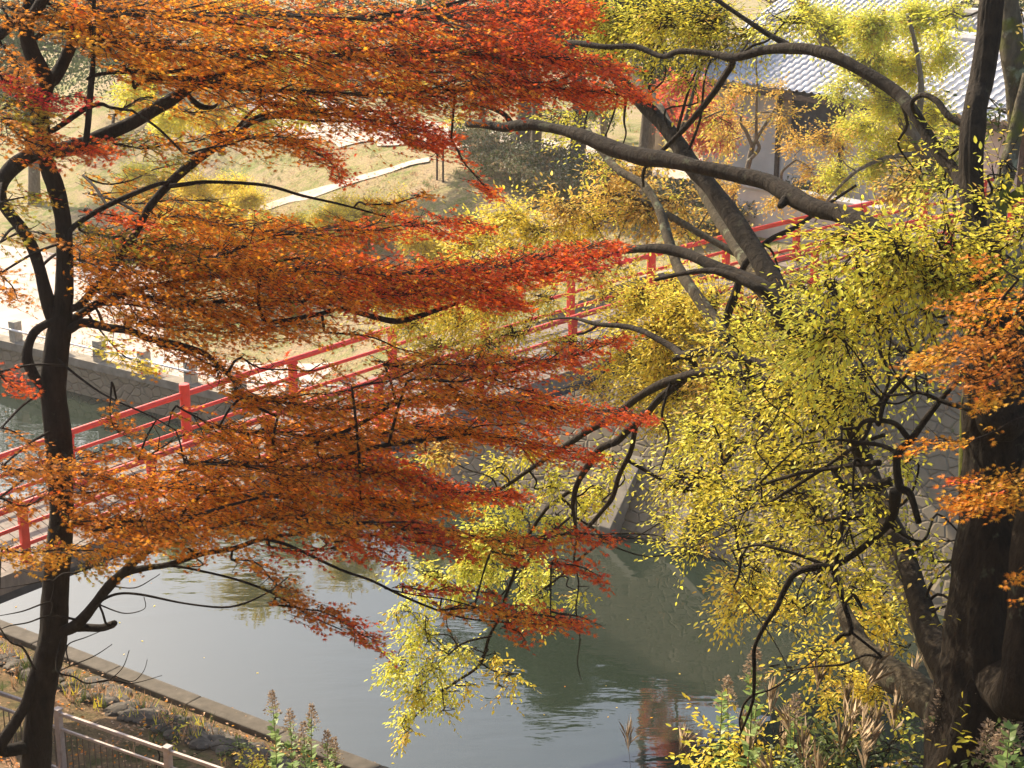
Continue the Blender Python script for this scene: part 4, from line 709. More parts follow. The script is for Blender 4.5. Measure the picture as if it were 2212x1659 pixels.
o = mb.build('riprap_stones', M['stone'], smooth=False); tag(o, 'bed of dark grey boulders between the kerb and the beige fence at lower left', 'stones', kind='stuff')
def litter(name, n, fn, cols, size, label, cat, mt='dry', up=.35):
    lv = Leaves(); P = np.array([fn() for _ in range(n)]); a = rng.uniform(0, 6.28, n)
    lv.add(P, np.stack([np.cos(a), np.sin(a), rng.normal(0, .2, n)], 1), np.array([0, 0, 1.]) + rng.normal(0, up, (n, 3)), size * rng.uniform(.6, 1.2, n), np.concatenate([pick(c, n // len(cols) + 1) for c in cols])[rng.permutation(n)])
    o = lv.build(name, 'quad', M[mt], None); tag(o, label, cat, kind='stuff')
def fnear():
    while 1:
        t = rng.uniform(-6, 20); s = rng.uniform(.02, 7); 
        if noise.noise(Vector((t * .7, s * .9, 5))) > rng.uniform(-.35, .3): break
    x, y = O1 + A * t - N2 * s; return (x, y, znear(t, s) + rng.uniform(.01, .1))
PAL['D'] = [(.5, .27, .14), (.6, .36, .2), (.35, .2, .1), (.65, .45, .28)]
litter('leaf_litter', 9000, fnear, 'DDDo', .075, 'fallen brown and orange leaves scattered over the near bank', 'leaves')
def ffar():
    while 1:
        t = rng.uniform(-24, 14); s = swid(t) + .5 + rng.uniform(0, 18)
        if noise.noise(Vector((t * .3, s * .3, 9))) > rng.uniform(-.5, .4): break
    x, y = far_xy(t, s); return (x, y, zfar(t, s) + rng.uniform(.02, .06))
litter('leaf_litter', 12000, ffar, 'DDD', .1, 'fallen pinkish brown leaves scattered over the far lawn', 'leaves')
def tufts(name, n, fn, size, cols, label, lean=.35, mt='green'):
    lv = Leaves()
    for _ in range(n):
        p = np.array(fn()); k = rng.integers(7, 14); q = p + rng.normal(0, .05, (k, 3)) * [1, 1, 0]
        lv.add(q, np.array([0, 0, 1.]) + rng.normal(0, lean, (k, 3)), rng.normal(0, 1, (k, 3)), size * rng.uniform(.4, 1.2, k), pick(rng.choice(list(cols)), k))
    o = lv.build(name, 'blade', M[mt], None); tag(o, label, 'grass', kind='stuff')
def g1():
    while 1:
        t = rng.uniform(-6, 20); s = rng.choice([rng.uniform(.7, 2.9), rng.uniform(2.6, 9), rng.uniform(2.6, 9)])
        if noise.noise(Vector((t * .6, s * .6, 1))) > rng.uniform(-.3, .35): break
    x, y = O1 + A * t - N2 * s; return (x, y, znear(t, s))
tufts('grass', 1300, g1, .28, 'DDVWWD', 'tufts of green and straw coloured grass on the near bank')
def g2():
    while 1:
        t = rng.uniform(-34, 20); s = rng.uniform(.2, 24) + swid(t) * rng.uniform(.1, 1)
        if noise.noise(Vector((t * .35, s * .35, 4))) > rng.uniform(-.1, .4): break
    x, y = far_xy(t, s); return (x, y, zfar(t, s))
PAL['K'] = [(.2, .24, .08), (.3, .3, .14), (.15, .24, .06)]
tufts('grass', 2600, g2, .2, 'KKD', 'patches of short green and dry grass on the far slope')
def ff(): 
    x, y = O1 + A * rng.uniform(-14, 18) + N2 * rng.uniform(.3, 11) ** 1.0; return (x, y, .006)
litter('floating_leaves', 110, ff, 'YOo', .06, 'few fallen leaves floating on the moat water', 'leaves', up=.03)
# ---------------------------------------------------------------- buildings
E1 = np.array([.58, -.815, 0]); B1 = np.array([.815, .58, 0]); UP = np.array([0, 0, 1.])
def roof(root, c, L, D, rise, name='roof'):
    nu = int(L / .06); nv = int(D / .13); V = []
    for i in range(nu + 1):
        u = L * i / nu; ph = (u / .3) % 1; hh = .055 * max(0, math.cos((ph - .5) * 2 * math.pi)) if abs(ph - .5) < .25 else -.02 * math.sin(math.pi * 2 * abs(ph - .5))
        for j in range(nv + 1):
            v = D * j / nv; st = (v / .26) % 1; V.append(c + E1 * u + B1 * v + UP * (rise * v / D + hh + .075 * (1 - st)))
    Fc = [(i * (nv + 1) + j, (i + 1) * (nv + 1) + j, (i + 1) * (nv + 1) + j + 1, i * (nv + 1) + j + 1) for i in range(nu) for j in range(nv)]
    o = put(name, V, Fc, M['tile'], root)
    mb = MB(); mb.tube([c + E1 * (-.1) + B1 * D + UP * (rise + .1), c + E1 * (L + .1) + B1 * D + UP * (rise + .1)], .16, 8); mb.build('ridge', M['tile'], root)
    mb = MB(); mb.box(c + E1 * L / 2 + B1 * .05 + UP * (-.12), (L / 2, .04, .08), [E1, B1, UP]); mb.build('eave_board', M['wood'], root)
    return o
c = at(1478, 166, 54.); zb = 5.8
b1 = empty('tiled_house', (c[0], c[1], zb), 'low house with grey tiled roof and dark lattice window beyond the bridge', 'house')
roof(b1, c, 13, 3.6, 1.55); q = c + B1 * .7
for nm, u0, u1, z0, z1, mt in (('wall', 0.2, 3.6, zb - .3, c[2] + .1, 'plaster'), ('wall', 6.2, 12.8, zb - .3, c[2] + .1, 'plaster'), ('window_wall', 3.602, 6.198, zb - .3, c[2] - 1.6, 'plaster')):
    mb = MB(); mb.box(q + E1 * (u0 + u1) / 2 + B1 * 1.6 + UP * ((z0 + z1) / 2 - c[2]), ((u1 - u0) / 2, 1.6, (z1 - z0) / 2), [E1, B1, UP]); mb.build(nm, M[mt], b1)
mb = MB(); mb.box(q + E1 * 4.9 + B1 * .5 + UP * (-.75), (1.29, .02, .85), [E1, B1, UP]); wd_ = mb.build('window', M['steel'], b1)
mb = MB()
for i in range(22): mb.box(q + E1 * (3.68 + i * .116) + B1 * .2 + UP * (-.75), (.025, .025, .84), [E1, B1, UP])
for z in (-1.4, -.75, -.1): mb.box(q + E1 * 4.9 + B1 * .24 + UP * z, (1.28, .012, .03), [E1, B1, UP])
mb.build('lattice', M['wood'], wd_)
for u in (3.6, 6.2, 9, 12.6): mb = MB(); mb.box(q + E1 * u + B1 * (-.03) + UP * (-1.5), (.07, .05, 1.55), [E1, B1, UP]); mb.build('pillar', M['wood'], b1)
c2 = at(1560, 92, 60.)
b2 = empty('tiled_house', (c2[0], c2[1], zb), 'house with bright tiled roof at the top of the view, behind another', 'house')
roof(b2, c2, 7.5, 5., 2.5); mb = MB(); mb.box(c2 + E1 * 3.7 + B1 * 3 + UP * (-2.0), (3.4, 2.2, 2.0), [E1, B1, UP]); mb.build('wall', M['plaster'], b2)
c3 = at(1880, 150, 57.)
b3 = empty('tiled_house', (c3[0], c3[1], zb), 'house with dark blue grey roof half hidden by yellow leaves at right', 'house')
roof(b3, c3, 9, 4, 1.6); mb = MB(); mb.box(c3 + E1 * 4.5 + B1 * 2.4 + UP * (-1.9), (4.2, 1.7, 1.85), [E1, B1, UP]); mb.build('wall', M['plaster'], b3)
gw = at(1575, 300, 47.5); 
g4 = empty('garden_wall', (gw[0], gw[1], zb), 'pale plastered garden wall with tiled coping in front of the tiled house', 'wall')
EW = unit(at(1960, 372, 43) * [1, 1, 0] - gw * [1, 1, 0]); BWv = np.array([-EW[1], EW[0], 0]); Lw = 5.5
mb = MB(); mb.box(gw * [1, 1, 0] + EW * Lw / 2 + UP * (zb + .45), (Lw / 2, .14, .75), [EW, BWv, UP]); mb.build('wall', M['plaster'], g4)
mb = MB(); mb.box(gw * [1, 1, 0] + EW * Lw / 2 + UP * (zb + 1.25), (Lw / 2 + .05, .26, .05), [EW, BWv, UP]); mb.build('coping', M['tile'], g4, bevel=.02)
wf = at(2005, 95, 62.)
g5 = empty('wooden_fence', (wf[0], wf[1], 5.8), 'tall brown picket fence high up behind the yellow leaves at upper right', 'fence')
mb = MB()
for i in range(26): mb.box(wf + E1 * (.2 * i) * .6 + np.array([.16 * i * .8, 0, 0]) + UP * (.55), (.045, .03, .85), [(1, 0, 0), (0, 1, 0), UP])
mb.build('pickets', M['deck'], g5)
mb = MB(); mb.box(wf + UP * -2.2 + np.array([2.6, -.8, 0]), (3.6, .15, 2.0)); mb.build('base_wall', M['plaster'], g5)
# ---------------------------------------------------------------- hedges
def hedge(name, poly, hgt, n, label, size=.1, cols='E'):
    G = np.array([onfar(*q, 4.) for q in poly]); lo, hi = G.min(0), G.max(0); 
    def inside(x, y):
        r_ = False; j = len(G) - 1
        for i in range(len(G)):
            if (G[i, 1] > y) != (G[j, 1] > y) and x < (G[j, 0] - G[i, 0]) * (y - G[i, 1]) / (G[j, 1] - G[i, 1]) + G[i, 0]: r_ = not r_
            j = i
        return r_
    hf = lambda x, y: hgt * (1 + .35 * noise.noise(Vector((x * .7, y * .7, 2))) + .15 * noise.noise(Vector((x * 2, y * 2, 2))))
    c0 = G.mean(0); root = empty(name, (c0[0], c0[1], zf_xy(*c0)), label, 'hedge'); lv = Leaves(); P = []
    while len(P) < n:
        x, y = rng.uniform(lo, hi)
        if inside(x, y): h_ = hf(x, y) * (rng.uniform(.0, 1) ** .25); P.append((x, y, zf_xy(x, y) + h_ + rng.normal(0, .07)))
    P = np.array(P); cl = np.array([noise.noise(Vector(p * .8)) for p in P]); col = pick('E', n); lighter = rng.random(n) < .25 + cl * .5; col[lighter] = pick('H', lighter.sum())  # random clumps of leaves take the paler mixed palette
    lv.add(P, rng.normal(0, 1, (n, 3)), rng.normal(0, 1, (n, 3)) + [0, 0, .6], size * rng.uniform(.6, 1.3, n), col); lv.build('foliage', 'elm', M['green'], root)
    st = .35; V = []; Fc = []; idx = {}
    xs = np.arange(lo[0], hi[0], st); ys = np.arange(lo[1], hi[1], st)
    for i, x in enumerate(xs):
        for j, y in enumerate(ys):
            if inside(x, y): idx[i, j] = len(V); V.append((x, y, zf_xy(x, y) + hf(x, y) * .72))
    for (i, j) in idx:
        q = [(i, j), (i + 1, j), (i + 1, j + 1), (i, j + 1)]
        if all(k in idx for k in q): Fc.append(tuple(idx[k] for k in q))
    put('dark_core', V, Fc, M['nearg'], root)  # dark filler sheet added under the leaves to hide the ground
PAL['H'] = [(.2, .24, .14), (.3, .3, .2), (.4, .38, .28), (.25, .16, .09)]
hedge('hedge', [(975, 335), (1040, 330), (1150, 380), (1260, 395), (1330, 420), (1380, 470), (1330, 520), (1230, 480), (1100, 445), (1000, 400)], 1.25, 12000, 'sloping clipped hedge of small mixed green and brown leaves by the sandy road')
hedge('hedge', [(1400, 450), (1500, 440), (1620, 445), (1760, 440), (1880, 440), (1840, 470), (1700, 500), (1560, 530), (1430, 560)], .8, 9000, 'lower green hedge running just behind the red railing of the bridge')
# ---------------------------------------------------------------- trees of the far bank
DMF = 2.4
def ftree(name, px, py, label, cat, bark, limbs, blobs, Y=None, size=.09, kind='elm', lm='elm', **kw):
    g = onfar(px, py, 4.); Yb = g[1] if Y is None else Y
    T = Tree(name, (g[0], g[1], zf_xy(*g)), label, cat, M[bark], kind, M[lm])
    for L in limbs: T.limb(L, Yb, Yb + rng.normal(0, .3), 8)
    for b in blobs: blob(T, *b[:5], b[5] * DMF / 1.3, Yb + (b[6] if len(b) > 6 else rng.normal(0, .8)), size, **kw)
    T.finish(); return T
ftree('yellow_tree', 2040, 398, 'brown trunked tree with bright yellow leaves in front of the tiled houses', 'tree', 'bark_grey',
  [[(2042, 405, 20), (2015, 350, 19), (1975, 290, 16), (1925, 230, 13), (1860, 165, 11), (1790, 104, 11), (1758, 44, 11), (1728, 0, 9), (1710, -60, 6)], [(1975, 290, 9), (1990, 200, 7), (1980, 110, 5), (1960, 30, 4)], [(1860, 165, 8), (1900, 90, 6), (1910, 20, 4)], [(2000, 330, 7), (1920, 340, 5), (1850, 370, 4), (1790, 430, 3), (1760, 480, 2)]],
  [(1800, 60, 60, 50, 'L', .9), (1890, 60, 60, 50, 'L', 1.1), (1980, 40, 60, 45, 'L', 1.0), (1880, 130, 60, 45, 'L', 1.0), (1960, 140, 60, 50, 'G', .9), (2040, 110, 45, 60, 'L', .5), (1830, 190, 50, 25, 'L', .6), (1930, 220, 60, 40, 'G', .7), (2020, 240, 45, 50, 'G', .7), (1870, 270, 60, 35, 'L', .7), (1960, 300, 60, 40, 'G', .7), (1800, 300, 45, 30, 'O', .5), (1900, 350, 60, 35, 'L', .7), (1820, 380, 50, 35, 'L', .6), (1990, 390, 50, 30, 'L', .7), (1930, 420, 50, 20, 'O', .6), (1750, 20, 45, 25, 'L', .6), (2060, 350, 30, 30, 'G', .7), (2060, 20, 40, 25, 'L', .6), (1760, 420, 40, 25, 'O', .4)], Y=39.5, size=.085)
ftree('sapling', 1577, 440, 'thin bare branched sapling with a few ochre leaves before the garden wall', 'tree', 'bark_grey',
  [[(1577, 445, 8), (1590, 400, 7), (1612, 370, 6), (1622, 330, 6), (1630, 305, 5), (1655, 265, 4), (1680, 225, 3)], [(1625, 318, 4), (1612, 285, 4), (1600, 265, 3), (1605, 230, 2)], [(1620, 345, 4), (1640, 320, 4), (1628, 295, 3)], [(1680, 400, 3), (1690, 370, 3), (1720, 345, 2)], [(1632, 300, 4), (1634, 230, 3), (1635, 170, 2), (1632, 120, 2)]],
  [(1620, 200, 45, 20, 'O', .6 * .5), (1560, 230, 40, 30, 'O', .6 * .5), (1680, 190, 40, 20, 'O', .6 * .35), (1700, 250, 50, 25, 'O', .6 * .45), (1560, 300, 40, 25, 'O', .6 * .5), (1630, 260, 40, 25, 'O', .6 * .4), (1730, 310, 50, 30, 'O', .6 * .45), (1750, 370, 50, 30, 'O', .6 * .45), (1600, 400, 50, 22, 'O', .6 * .4), (1680, 420, 50, 22, 'O', .6 * .4), (1550, 360, 40, 25, 'O', .6 * .4)], Y=41, size=.085, sd=.8)
ftree('red_maple', 1490, 345, 'small bright pinkish red maple in front of the tiled house', 'maple tree', 'bark_grey', [[(1490, 350, 6), (1492, 310, 5), (1500, 260, 4), (1505, 200, 2)], [(1492, 300, 4), (1540, 260, 3), (1560, 230, 2)], [(1492, 300, 4), (1455, 250, 3), (1440, 210, 2)]],
  [(1455, 190, 30, 25, 'P', 1.8), (1500, 190, 35, 25, 'P', 2.0), (1460, 240, 30, 30, 'P', 2.0), (1515, 240, 45, 35, 'P', 2.2), (1560, 270, 35, 35, 'P', 2.0), (1520, 300, 40, 22, 'P', 1.8), (1570, 310, 25, 15, 'P', 1.4)], Y=47.0, size=.12, kind='maple', lm='leaf')
ftree('willow', 1154, 348, 'grooved grey trunk with a low side fork standing in the sandy road', 'tree', 'bark_grey', [[(1155, 355, 14), (1156, 330, 12), (1158, 300, 12), (1160, 250, 12), (1158, 180, 11), (1150, 90, 9), (1140, 0, 7), (1130, -120, 5)], [(1148, 338, 6), (1136, 322, 5), (1118, 300, 5), (1098, 285, 4)]], [(1180, -90, 90, 60, 'W', .8), (1100, -60, 60, 60, 'W', .8), (1290, 240, 45, 25, 'W', .35), (1210, 250, 40, 25, 'W', .3)], size=.13, maxjoin=9)
ftree('bare_tree', 1305, 305, 'slender grey trunk beside the hedge top', 'tree', 'bark_grey', [[(1305, 310, 8), (1303, 270, 7), (1300, 235, 6), (1285, 190, 5), (1280, 120, 4)], [(1302, 250, 4), (1320, 215, 3), (1335, 190, 2)]], [(1310, 250, 40, 25, 'W', .4), (1340, 220, 30, 20, 'G', .4), (1250, 270, 30, 14, 'W', .4)], size=.12)
ftree('bare_tree', 1047, 318, 'dark thin trunk beside a white post above the hedge', 'tree', 'bark_grey', [[(1046, 322, 6), (1044, 290, 6), (1043, 240, 5), (1035, 190, 4), (1020, 140, 3)]], [(1040, 235, 45, 15, 'W', .4), (1000, 260, 30, 14, 'G', .4)], size=.12)
def ysh(px, py, label, bl, h=60, cat='shrub'):
    ftree('yellow_shrub', px, py, label, cat, 'bark_grey', [[(px, py, 5), (px - 6, py - h * .5, 4), (px - 16, py - h, 3)], [(px, py - 5, 4), (px + 22, py - h * .8, 2)], [(px, py - 8, 3), (px - 40, py - h * .7, 2)]], [(a[0], a[1], a[2] * 1.15, a[3] * 1.15, a[4], a[5] * 1.3) for a in bl], size=.09)
ysh(640, 560, 'broad bright yellow shrub on the far slope below the path', [(570, 490, 40, 25, 'Y', 1.2), (640, 500, 45, 30, 'Y', 1.4), (700, 510, 45, 25, 'Y', 1.3), (600, 540, 50, 22, 'Y', 1.2), (680, 550, 50, 22, 'Y', 1.0), (560, 570, 40, 20, 'G', .8)], 70)
ysh(770, 560, 'loose yellow shrub between the red maple sprays and the lawn', [(760, 470, 40, 20, 'Y', 1.1), (830, 480, 35, 18, 'Y', .9), (780, 520, 45, 22, 'Y', 1.1), (740, 440, 25, 15, 'Y', .6), (840, 540, 40, 22, 'Y', .8), (870, 430, 18, 12, 'Y', .4), (800, 450, 50, 16, 'Y', 1.), (720, 470, 50, 18, 'Y', 1.1)], 80)
ysh(930, 560, 'thin yellow shrub close to the bridge end', [(910, 520, 40, 20, 'Y', .9), (960, 550, 40, 22, 'Y', 1.0), (900, 570, 40, 22, 'Y', .9), (950, 600, 40, 20, 'Y', .8)], 40)
ysh(460, 520, 'yellow and green shrub behind the dark maple stems', [(440, 440, 35, 22, 'Y', 1.0), (500, 450, 35, 22, 'Y', .9), (400, 470, 40, 22, 'G', .8), (470, 490, 50, 22, 'Y', 1.0), (540, 430, 40, 18, 'Y', .9), (500, 400, 50, 16, 'Y', .8), (420, 400, 50, 16, 'Y', .8), (350, 500, 40, 20, 'G', .7)], 70)
ysh(330, 450, 'pale yellow shrub on the lawn at far left', [(300, 370, 40, 20, 'G', .6), (350, 390, 40, 22, 'Y', .8), (280, 410, 35, 18, 'Y', .7), (340, 430, 40, 16, 'Y', .8)], 70)
ftree('yellow_tree', 480, 330, 'tall yellow green tree on the far lawn behind the maple crown', 'tree', 'bark_grey', [[(480, 335, 9), (470, 280, 8), (480, 200, 7), (500, 120, 6), (510, 20, 4)], [(470, 270, 5), (380, 230, 4), (300, 200, 3)], [(475, 240, 5), (580, 200, 4), (680, 170, 3)]],
  [(300, 210, 50, 35, 'G', .9), (380, 260, 60, 30, 'G', .9), (460, 250, 55, 30, 'Y', .8), (550, 260, 60, 28, 'G', .9), (640, 240, 60, 30, 'G', .8), (330, 150, 60, 40, 'G', .7), (450, 150, 70, 50, 'Y', .7), (580, 150, 80, 50, 'G', .7), (700, 170, 60, 50, 'G', .6), (500, 40, 120, 50, 'Y', .7), (720, 60, 90, 50, 'Y', .6), (880, 180, 60, 40, 'Y', .6), (930, 90, 70, 40, 'G', .6)], Y=60, size=.16, maxjoin=9)
# dark evergreens in the far distance
def big(px, Y, zc, rx, rz, label, n=5, col='T', size=.17):
    x = (px - 1106) / F * Y * 1.0; zb_ = zf_xy(x, Y); T = Tree('evergreen_tree', (x, Y, zb_), label, 'tree', M['bark_grey'], 'elm', M['green'])
    tr = np.array([[x, Y, zb_ - .3], [x + .2, Y, (zb_ + zc) / 2], [x - .1, Y + .2, zc], [x, Y, zc + rz * .8]]); T.trunk.tube(spline(tr, 4), np.linspace(.3, .08, 13), 8); T.pts = [(*p, .2) for p in tr]
    nb = 26
    for i in range(nb):
        v = rng.normal(0, 1, 3); v /= np.linalg.norm(v); v *= rng.random() ** .4; c_ = np.array([x + v[0] * rx, Y + v[1] * rx * .8, zc + v[2] * rz]); a = T.near(c_)[:3]
        T.trunk.tube([a, (a + c_) / 2 + [0, 0, .1], c_], [.09, .06, .03], 4, cap=False)
        m = 560; u = rng.normal(0, 1, (m, 3)); u /= np.linalg.norm(u, axis=1)[:, None]; u *= (rng.random((m, 1)) ** .4) * rx * .36
        T.lv.add(c_ + u * [1, 1, .7], rng.normal(0, 1, (m, 3)), rng.normal(0, 1, (m, 3)), size * rng.uniform(.6, 1.2, m), pick(col, m))
    T.finish()
for a in [(60, 74, 8, 5, 4, 'dark broad evergreen at the far left beyond the lawn'), (330, 84, 9, 6, 5, 'dark evergreen behind the yellow green tree at left'), (700, 88, 9.5, 6, 4.5, 'dark evergreen beyond the sandy road near the picture centre'), (1120, 56, 10.8, 2.6, 2., 'tall evergreen rising behind the hedge'), (1240, 54.5, 11, 2.8, 2.3, 'tall evergreen mirrored in the moat, left of the tiled houses'), (1390, 56, 11.2, 2.6, 2.4, 'tall evergreen towering directly behind the red tree'), (1660, 72, 14, 4.5, 4, 'tall evergreen behind the bright tiled roof'), (1900, 74, 13, 4.5, 4.5, 'tall evergreen behind the picket fence'), (2150, 68, 11, 4.5, 5, 'evergreen at the far upper right corner')]: big(*a)
x, y = onfar(1405, 300); up_ = MB(); up_.tube([(x, 60, 4.6), (x, 60, 20.5)], np.array([.2, .15]), 12)
po = empty('utility_pole', (x, 60, 4.6), 'tall grey utility pole with crossarms mirrored in the moat', 'pole'); up_.build('shaft', M['conc'], po, smooth=True)
for z in (19.6, 18.7): mb = MB(); mb.box((x, 60.2, z), (.9, .05, .05)); mb.build('crossarm', M['steel'], po)
# stakes and white post near the hedge
for i, (px, py, hh) in enumerate([(944, 388, 1.55), (957, 392, 1.6)]):
    g = onfar(px, py); mb = MB(); mb.tube([(g[0], g[1], zf_xy(*g) - .1), (g[0] + .02, g[1], zf_xy(*g) + hh)], .035, 8); o = mb.build('stake', M['wood'], None)
    tag(o, ('dark wooden stake on the slope left of the hedge, the shorter left one', 'dark wooden stake on the slope left of the hedge, nearer the hedge')[i], 'stake', 'stakes beside the hedge')
g = onfar(975, 322); mb = MB(); mb.tube([(g[0], g[1], zf_xy(*g) - .1), (g[0], g[1], zf_xy(*g) + .9)], .11, 10); o = mb.build('white_post', M['white'], None, bevel=.02); tag(o, 'short white post by the sandy road beside a dark thin trunk', 'post')
# ---------------------------------------------------------------- foreground herbs
def goldenrod(px, py, Y, label, dark=.0, hgt=2.0, plume=True, group='tall weeds with feathery heads'):
    top = at(px, py, Y); base = top + np.array([rng.normal(0, .06), 0, -hgt]); gz = zn_xy(base[0], base[1]); base[2] = max(gz, base[2]) - .05
    if base[2] > top[2] - .8: base[2] = top[2] - 1.2
    r_ = empty('goldenrod', tuple(base), label, 'plant', group); mid = (top + base) / 2 + rng.normal(0, .03, 3); C = spline([base, mid, top], 8); mb = MB(); mb.tube(C, np.linspace(.008, .0035, len(C)), 5); mb.build('stem', M['nearg'], r_)
    lv = Leaves(); n = 110; f = rng.uniform(.1, .9 if plume else 1, n); P = np.array([C[int(q * (len(C) - 1))] * (1 - (q * (len(C) - 1)) % 1) + C[min(len(C) - 1, int(q * (len(C) - 1)) + 1)] * ((q * (len(C) - 1)) % 1) for q in f]); a = rng.uniform(0, 6.28, n)
    lv.add(P, np.stack([np.cos(a), np.sin(a), rng.uniform(.1, .7, n)], 1), np.array([0, 0, 1.]) + rng.normal(0, .2, (n, 3)), .15 * (1.15 - f * .6), pick('Z', n) * (1 - dark)); lv.build('leaves', 'quad', M['green'], r_)
    if plume:
        lv = Leaves(); n = 300; f = rng.random(n); a = rng.uniform(0, 6.28, n); rr = (1 - f) * .11 + .012; P = top + np.stack([np.cos(a) * rr * rng.random(n), np.sin(a) * rr * rng.random(n), f * .3 - .22 - rr * .25], 1)
        lv.add(P, np.stack([np.cos(a), np.sin(a), rng.uniform(-.1, .8, n)], 1), rng.normal(0, 1, (n, 3)), .03 * rng.uniform(.6, 1.4, n), pick('N', n)); lv.build('flower_head', 'quad', M['plume'], r_)
PAL['Z'] = [(.25, .36, .1), (.32, .4, .14), (.18, .28, .08)]
PAL['N'] = [(.4, .3, .2), (.48, .36, .25), (.28, .2, .13)]
PAL['F'] = [(.5, .38, .25), (.6, .47, .32), (.38, .28, .17)]
for a in [(588, 1506, 19, 'leafy goldenrod with drooping head, leftmost of the group over the pond edge'), (626, 1543, 19, 'shorter goldenrod second from left at the bottom of the pond'), (673, 1534, 18.8, 'tall goldenrod in the middle of the bottom group'), (655, 1572, 18.6, 'small goldenrod tucked between two taller ones at the bottom'), (706, 1590, 18.6, 'goldenrod at the right of the bottom group'), (722, 1606, 18.7, 'rightmost low goldenrod head at the pond edge'),
  (1560, 1500, 14, 'dark green leafy weed stem at the bottom right of the water'), (1637, 1466, 14, 'tall leafy weed below the hanging bare branch'), (1719, 1515, 13.5, 'weed with reddish head standing over the water near the pale stem'), (2181, 1575, 10, 'bright green leafy weed in the lower right corner'), (2060, 1475, 11, 'fluffy headed weed against the dark elm base'), (2034, 1510, 11, 'broad pale fluffy weed head left of the elm base'), (2110, 1515, 10.8, 'narrow fluffy weed head on the dark trunk'), (2134, 1580, 10.5, 'low fluffy weed head near the corner'), (2160, 1600, 10.3, 'lowest fluffy weed head beside the green weed'), (2190, 1550, 10.3, 'tall fluffy weed at the right edge'), (1571, 1478, 14.5, 'thin weed with pink head over the water'), (1630, 1415, 13.5, 'fluffy brown head on the hanging branch line')]:
    goldenrod(*a, plume=a[0] not in (1560, 1637, 2181))
def misc(px, py, Y, n, label, lean, spread=.3):
    top = at(px, py, Y); b = top * [1, 1, 1] + [0, 0, -1.7]; gz = zn_xy(b[0], b[1]); b[2] = gz if gz < top[2] - .9 else top[2] - 1.3
    r_ = empty('pampas_grass', tuple(b), label, 'grass clump', 'silver grass clumps at lower right'); st = MB(); lv = Leaves(); bl = Leaves()
    for i in range(max(2, int(n * .6))):
        e = top + rng.normal(0, spread, 3) * [1, 1, .5]; bb = b + rng.normal(0, .1, 3) * [1, 1, 0]; C = spline([bb, (bb + e) / 2 + rng.normal(0, .05, 3), e], 6); st.tube(C, np.linspace(.005, .002, len(C)), 3, cap=False)
        m = 26; f = rng.random(m); d = np.array([lean, 0, .9]) + rng.normal(0, .17, (m, 3)); lv.add(e - unit(e - bb) * (f[:, None] * .18), d, rng.normal(0, 1, (m, 3)), .26 * rng.uniform(.5, 1.2, m), pick('F', m) * 1.1)
        m = 9; bl.add(np.tile(bb, (m, 1)) + rng.normal(0, .05, (m, 3)), np.array([0, 0, 1.]) + rng.normal(0, .35, (m, 3)), rng.normal(0, 1, (m, 3)), 1.1 * rng.uniform(.6, 1.2, m), pick('D', m) * .8)
    st.build('stems', M['bark_grey'], r_); lv.build('plumes', 'thread', M['plume'], r_); bl.build('blades', 'long', M['dry'], r_)
LT['thread'] = (np.array([(-.0035, 0, 0), (.0035, 0, 0), (.003, .6, 0), (0, 1, -.12), (-.003, .6, 0)]), [(0, 1, 2, 3, 4)])
LT['long'] = (np.array([(-.0035, 0, 0), (.0035, 0, 0), (.003, .6, 0), (0, 1, -.2), (-.003, .6, 0)]), [(0, 1, 2, 3, 4)])
for a in [(1805, 1505, 12.5, 7, 'silver grass clump with upright brown plumes in front of the pale leaning stem', .1), (1890, 1500, 12.2, 6, 'silver grass plumes crossing the lit yellow leaves', .15), (1990, 1480, 11.6, 7, 'silver grass with plumes leaning right against the dark trunk', .6), (2060, 1520, 11.2, 6, 'silver grass fans halfway up the dark elm base', .7), (2080, 1600, 10.8, 6, 'low silver grass in the lower right', .7), (1850, 1580, 12, 7, 'pale silver grass over the shaded water', 0.), (1940, 1590, 11.8, 7, 'silver grass left of the elm roots', .1), (1600, 1560, 14, 7, 'thin silver grass at the edge of the open water', .1), (1720, 1600, 13, 6, 'drooping silver grass beside the yellow bush', -.4), (1370, 1610, 15, 3, 'few thin stalks standing over the water at the bottom', .1)]: misc(*a)
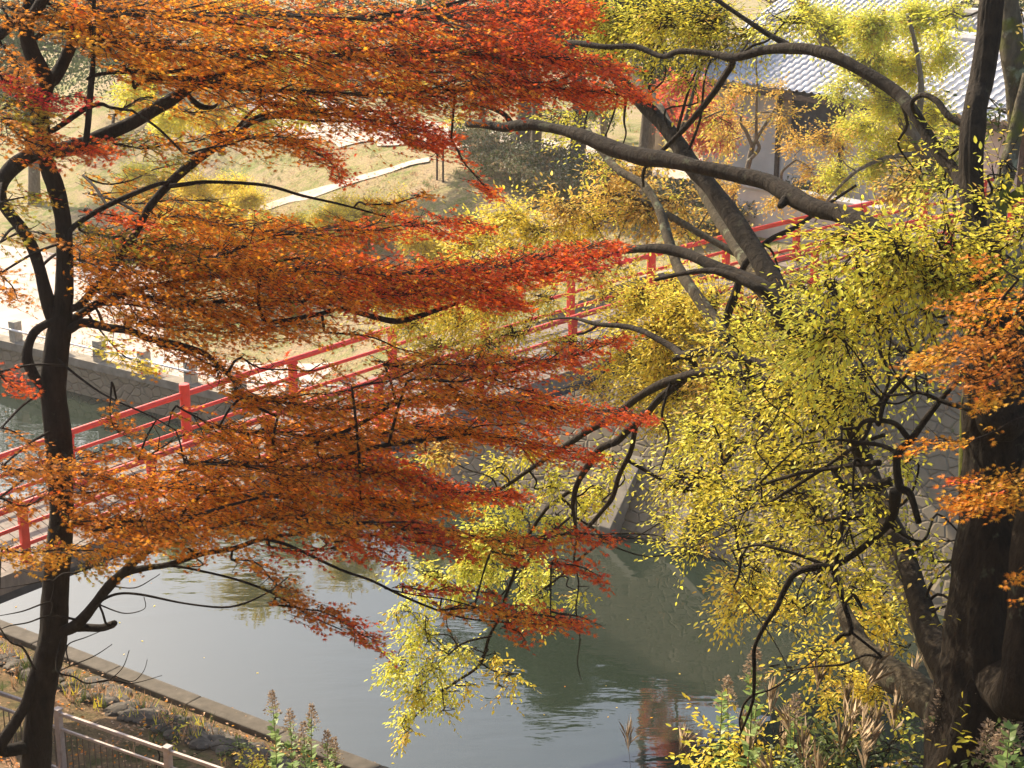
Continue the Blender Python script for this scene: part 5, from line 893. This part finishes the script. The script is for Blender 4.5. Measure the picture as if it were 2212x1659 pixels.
def nearbush(px, py, Y, label, bl, size=.07, nm='bush', bark='bark_elm'):
    b = at(px, py, Y); b[2] = min(b[2] - .1, max(zn_xy(b[0], b[1]), b[2] - 2)); T = Tree(nm, tuple(b), label, 'bush', M[bark], 'elm', M['elm']); p1 = at(px, py - 40, Y)
    C = spline([b, (b + p1) / 2 + [.1, 0, 0], p1], 6); T.trunk.tube(C, np.linspace(.02, .008, len(C)), 6); T.pts = [(*p, .01) for p in C]
    for q in bl: blob(T, *q[:6], Y + rng.normal(0, .25), size)
    T.finish()
nearbush(1600, 1650, 14, 'yellow leaved bush among weeds at the bottom right of the water', [(1540, 1600, 40, 35, 'Y', .5), (1600, 1620, 45, 35, 'Y', .35), (1660, 1610, 45, 35, 'Y', .35), (1700, 1570, 35, 35, 'G', .5), (1530, 1640, 50, 25, 'V', .7), (1620, 1655, 60, 25, 'G', .7), (1490, 1630, 25, 16, 'G', .4), (1690, 1640, 40, 25, 'V', .6)])
nearbush(1850, 1680, 12.6, 'dark green undergrowth between the yellow bush and the elm base', [(1790, 1610, 50, 40, 'W', .9), (1860, 1590, 55, 40, 'W', .9), (1930, 1610, 55, 45, 'T', .9), (1990, 1640, 50, 40, 'W', .9), (1800, 1660, 70, 30, 'W', 1.1), (1900, 1665, 70, 30, 'T', 1.1), (2060, 1650, 50, 35, 'W', .8), (1740, 1650, 40, 25, 'W', .9)])
nearbush(2120, 1700, 10.4, 'shaded weeds at the foot of the huge dark elm', [(2120, 1640, 50, 35, 'W', .7), (2190, 1640, 40, 40, 'W', .7), (2070, 1600, 25, 30, 'V', .3)])
nearbush(330, 1640, 24, 'low green weeds on the stones beside the beige fence', [(375, 1560, 20, 10, 'W', 1.), (520, 1620, 30, 14, 'W', .9), (580, 1640, 35, 14, 'V', .9), (640, 1640, 25, 12, 'W', .9)], .07)

# ---------------------------------------------------------------- thin autumn haze
hm = bpy.data.materials.new('haze'); hm.use_nodes = True; t = hm.node_tree; t.nodes.remove(t.nodes['Principled BSDF'])
pv = t.nodes.new('ShaderNodeVolumePrincipled'); pv.inputs['Color'].default_value = (1, .95, .86, 1); pv.inputs['Density'].default_value = .0005; pv.inputs['Anisotropy'].default_value = .35
t.links.new(pv.outputs[0], t.nodes['Material Output'].inputs['Volume'])
mb = MB(); mb.box((0, 200, 14), (430, 430, 17.5)); hz_ = mb.build('haze', hm); hz_['kind'] = 'stuff'
S.cycles.volume_bounces = 0
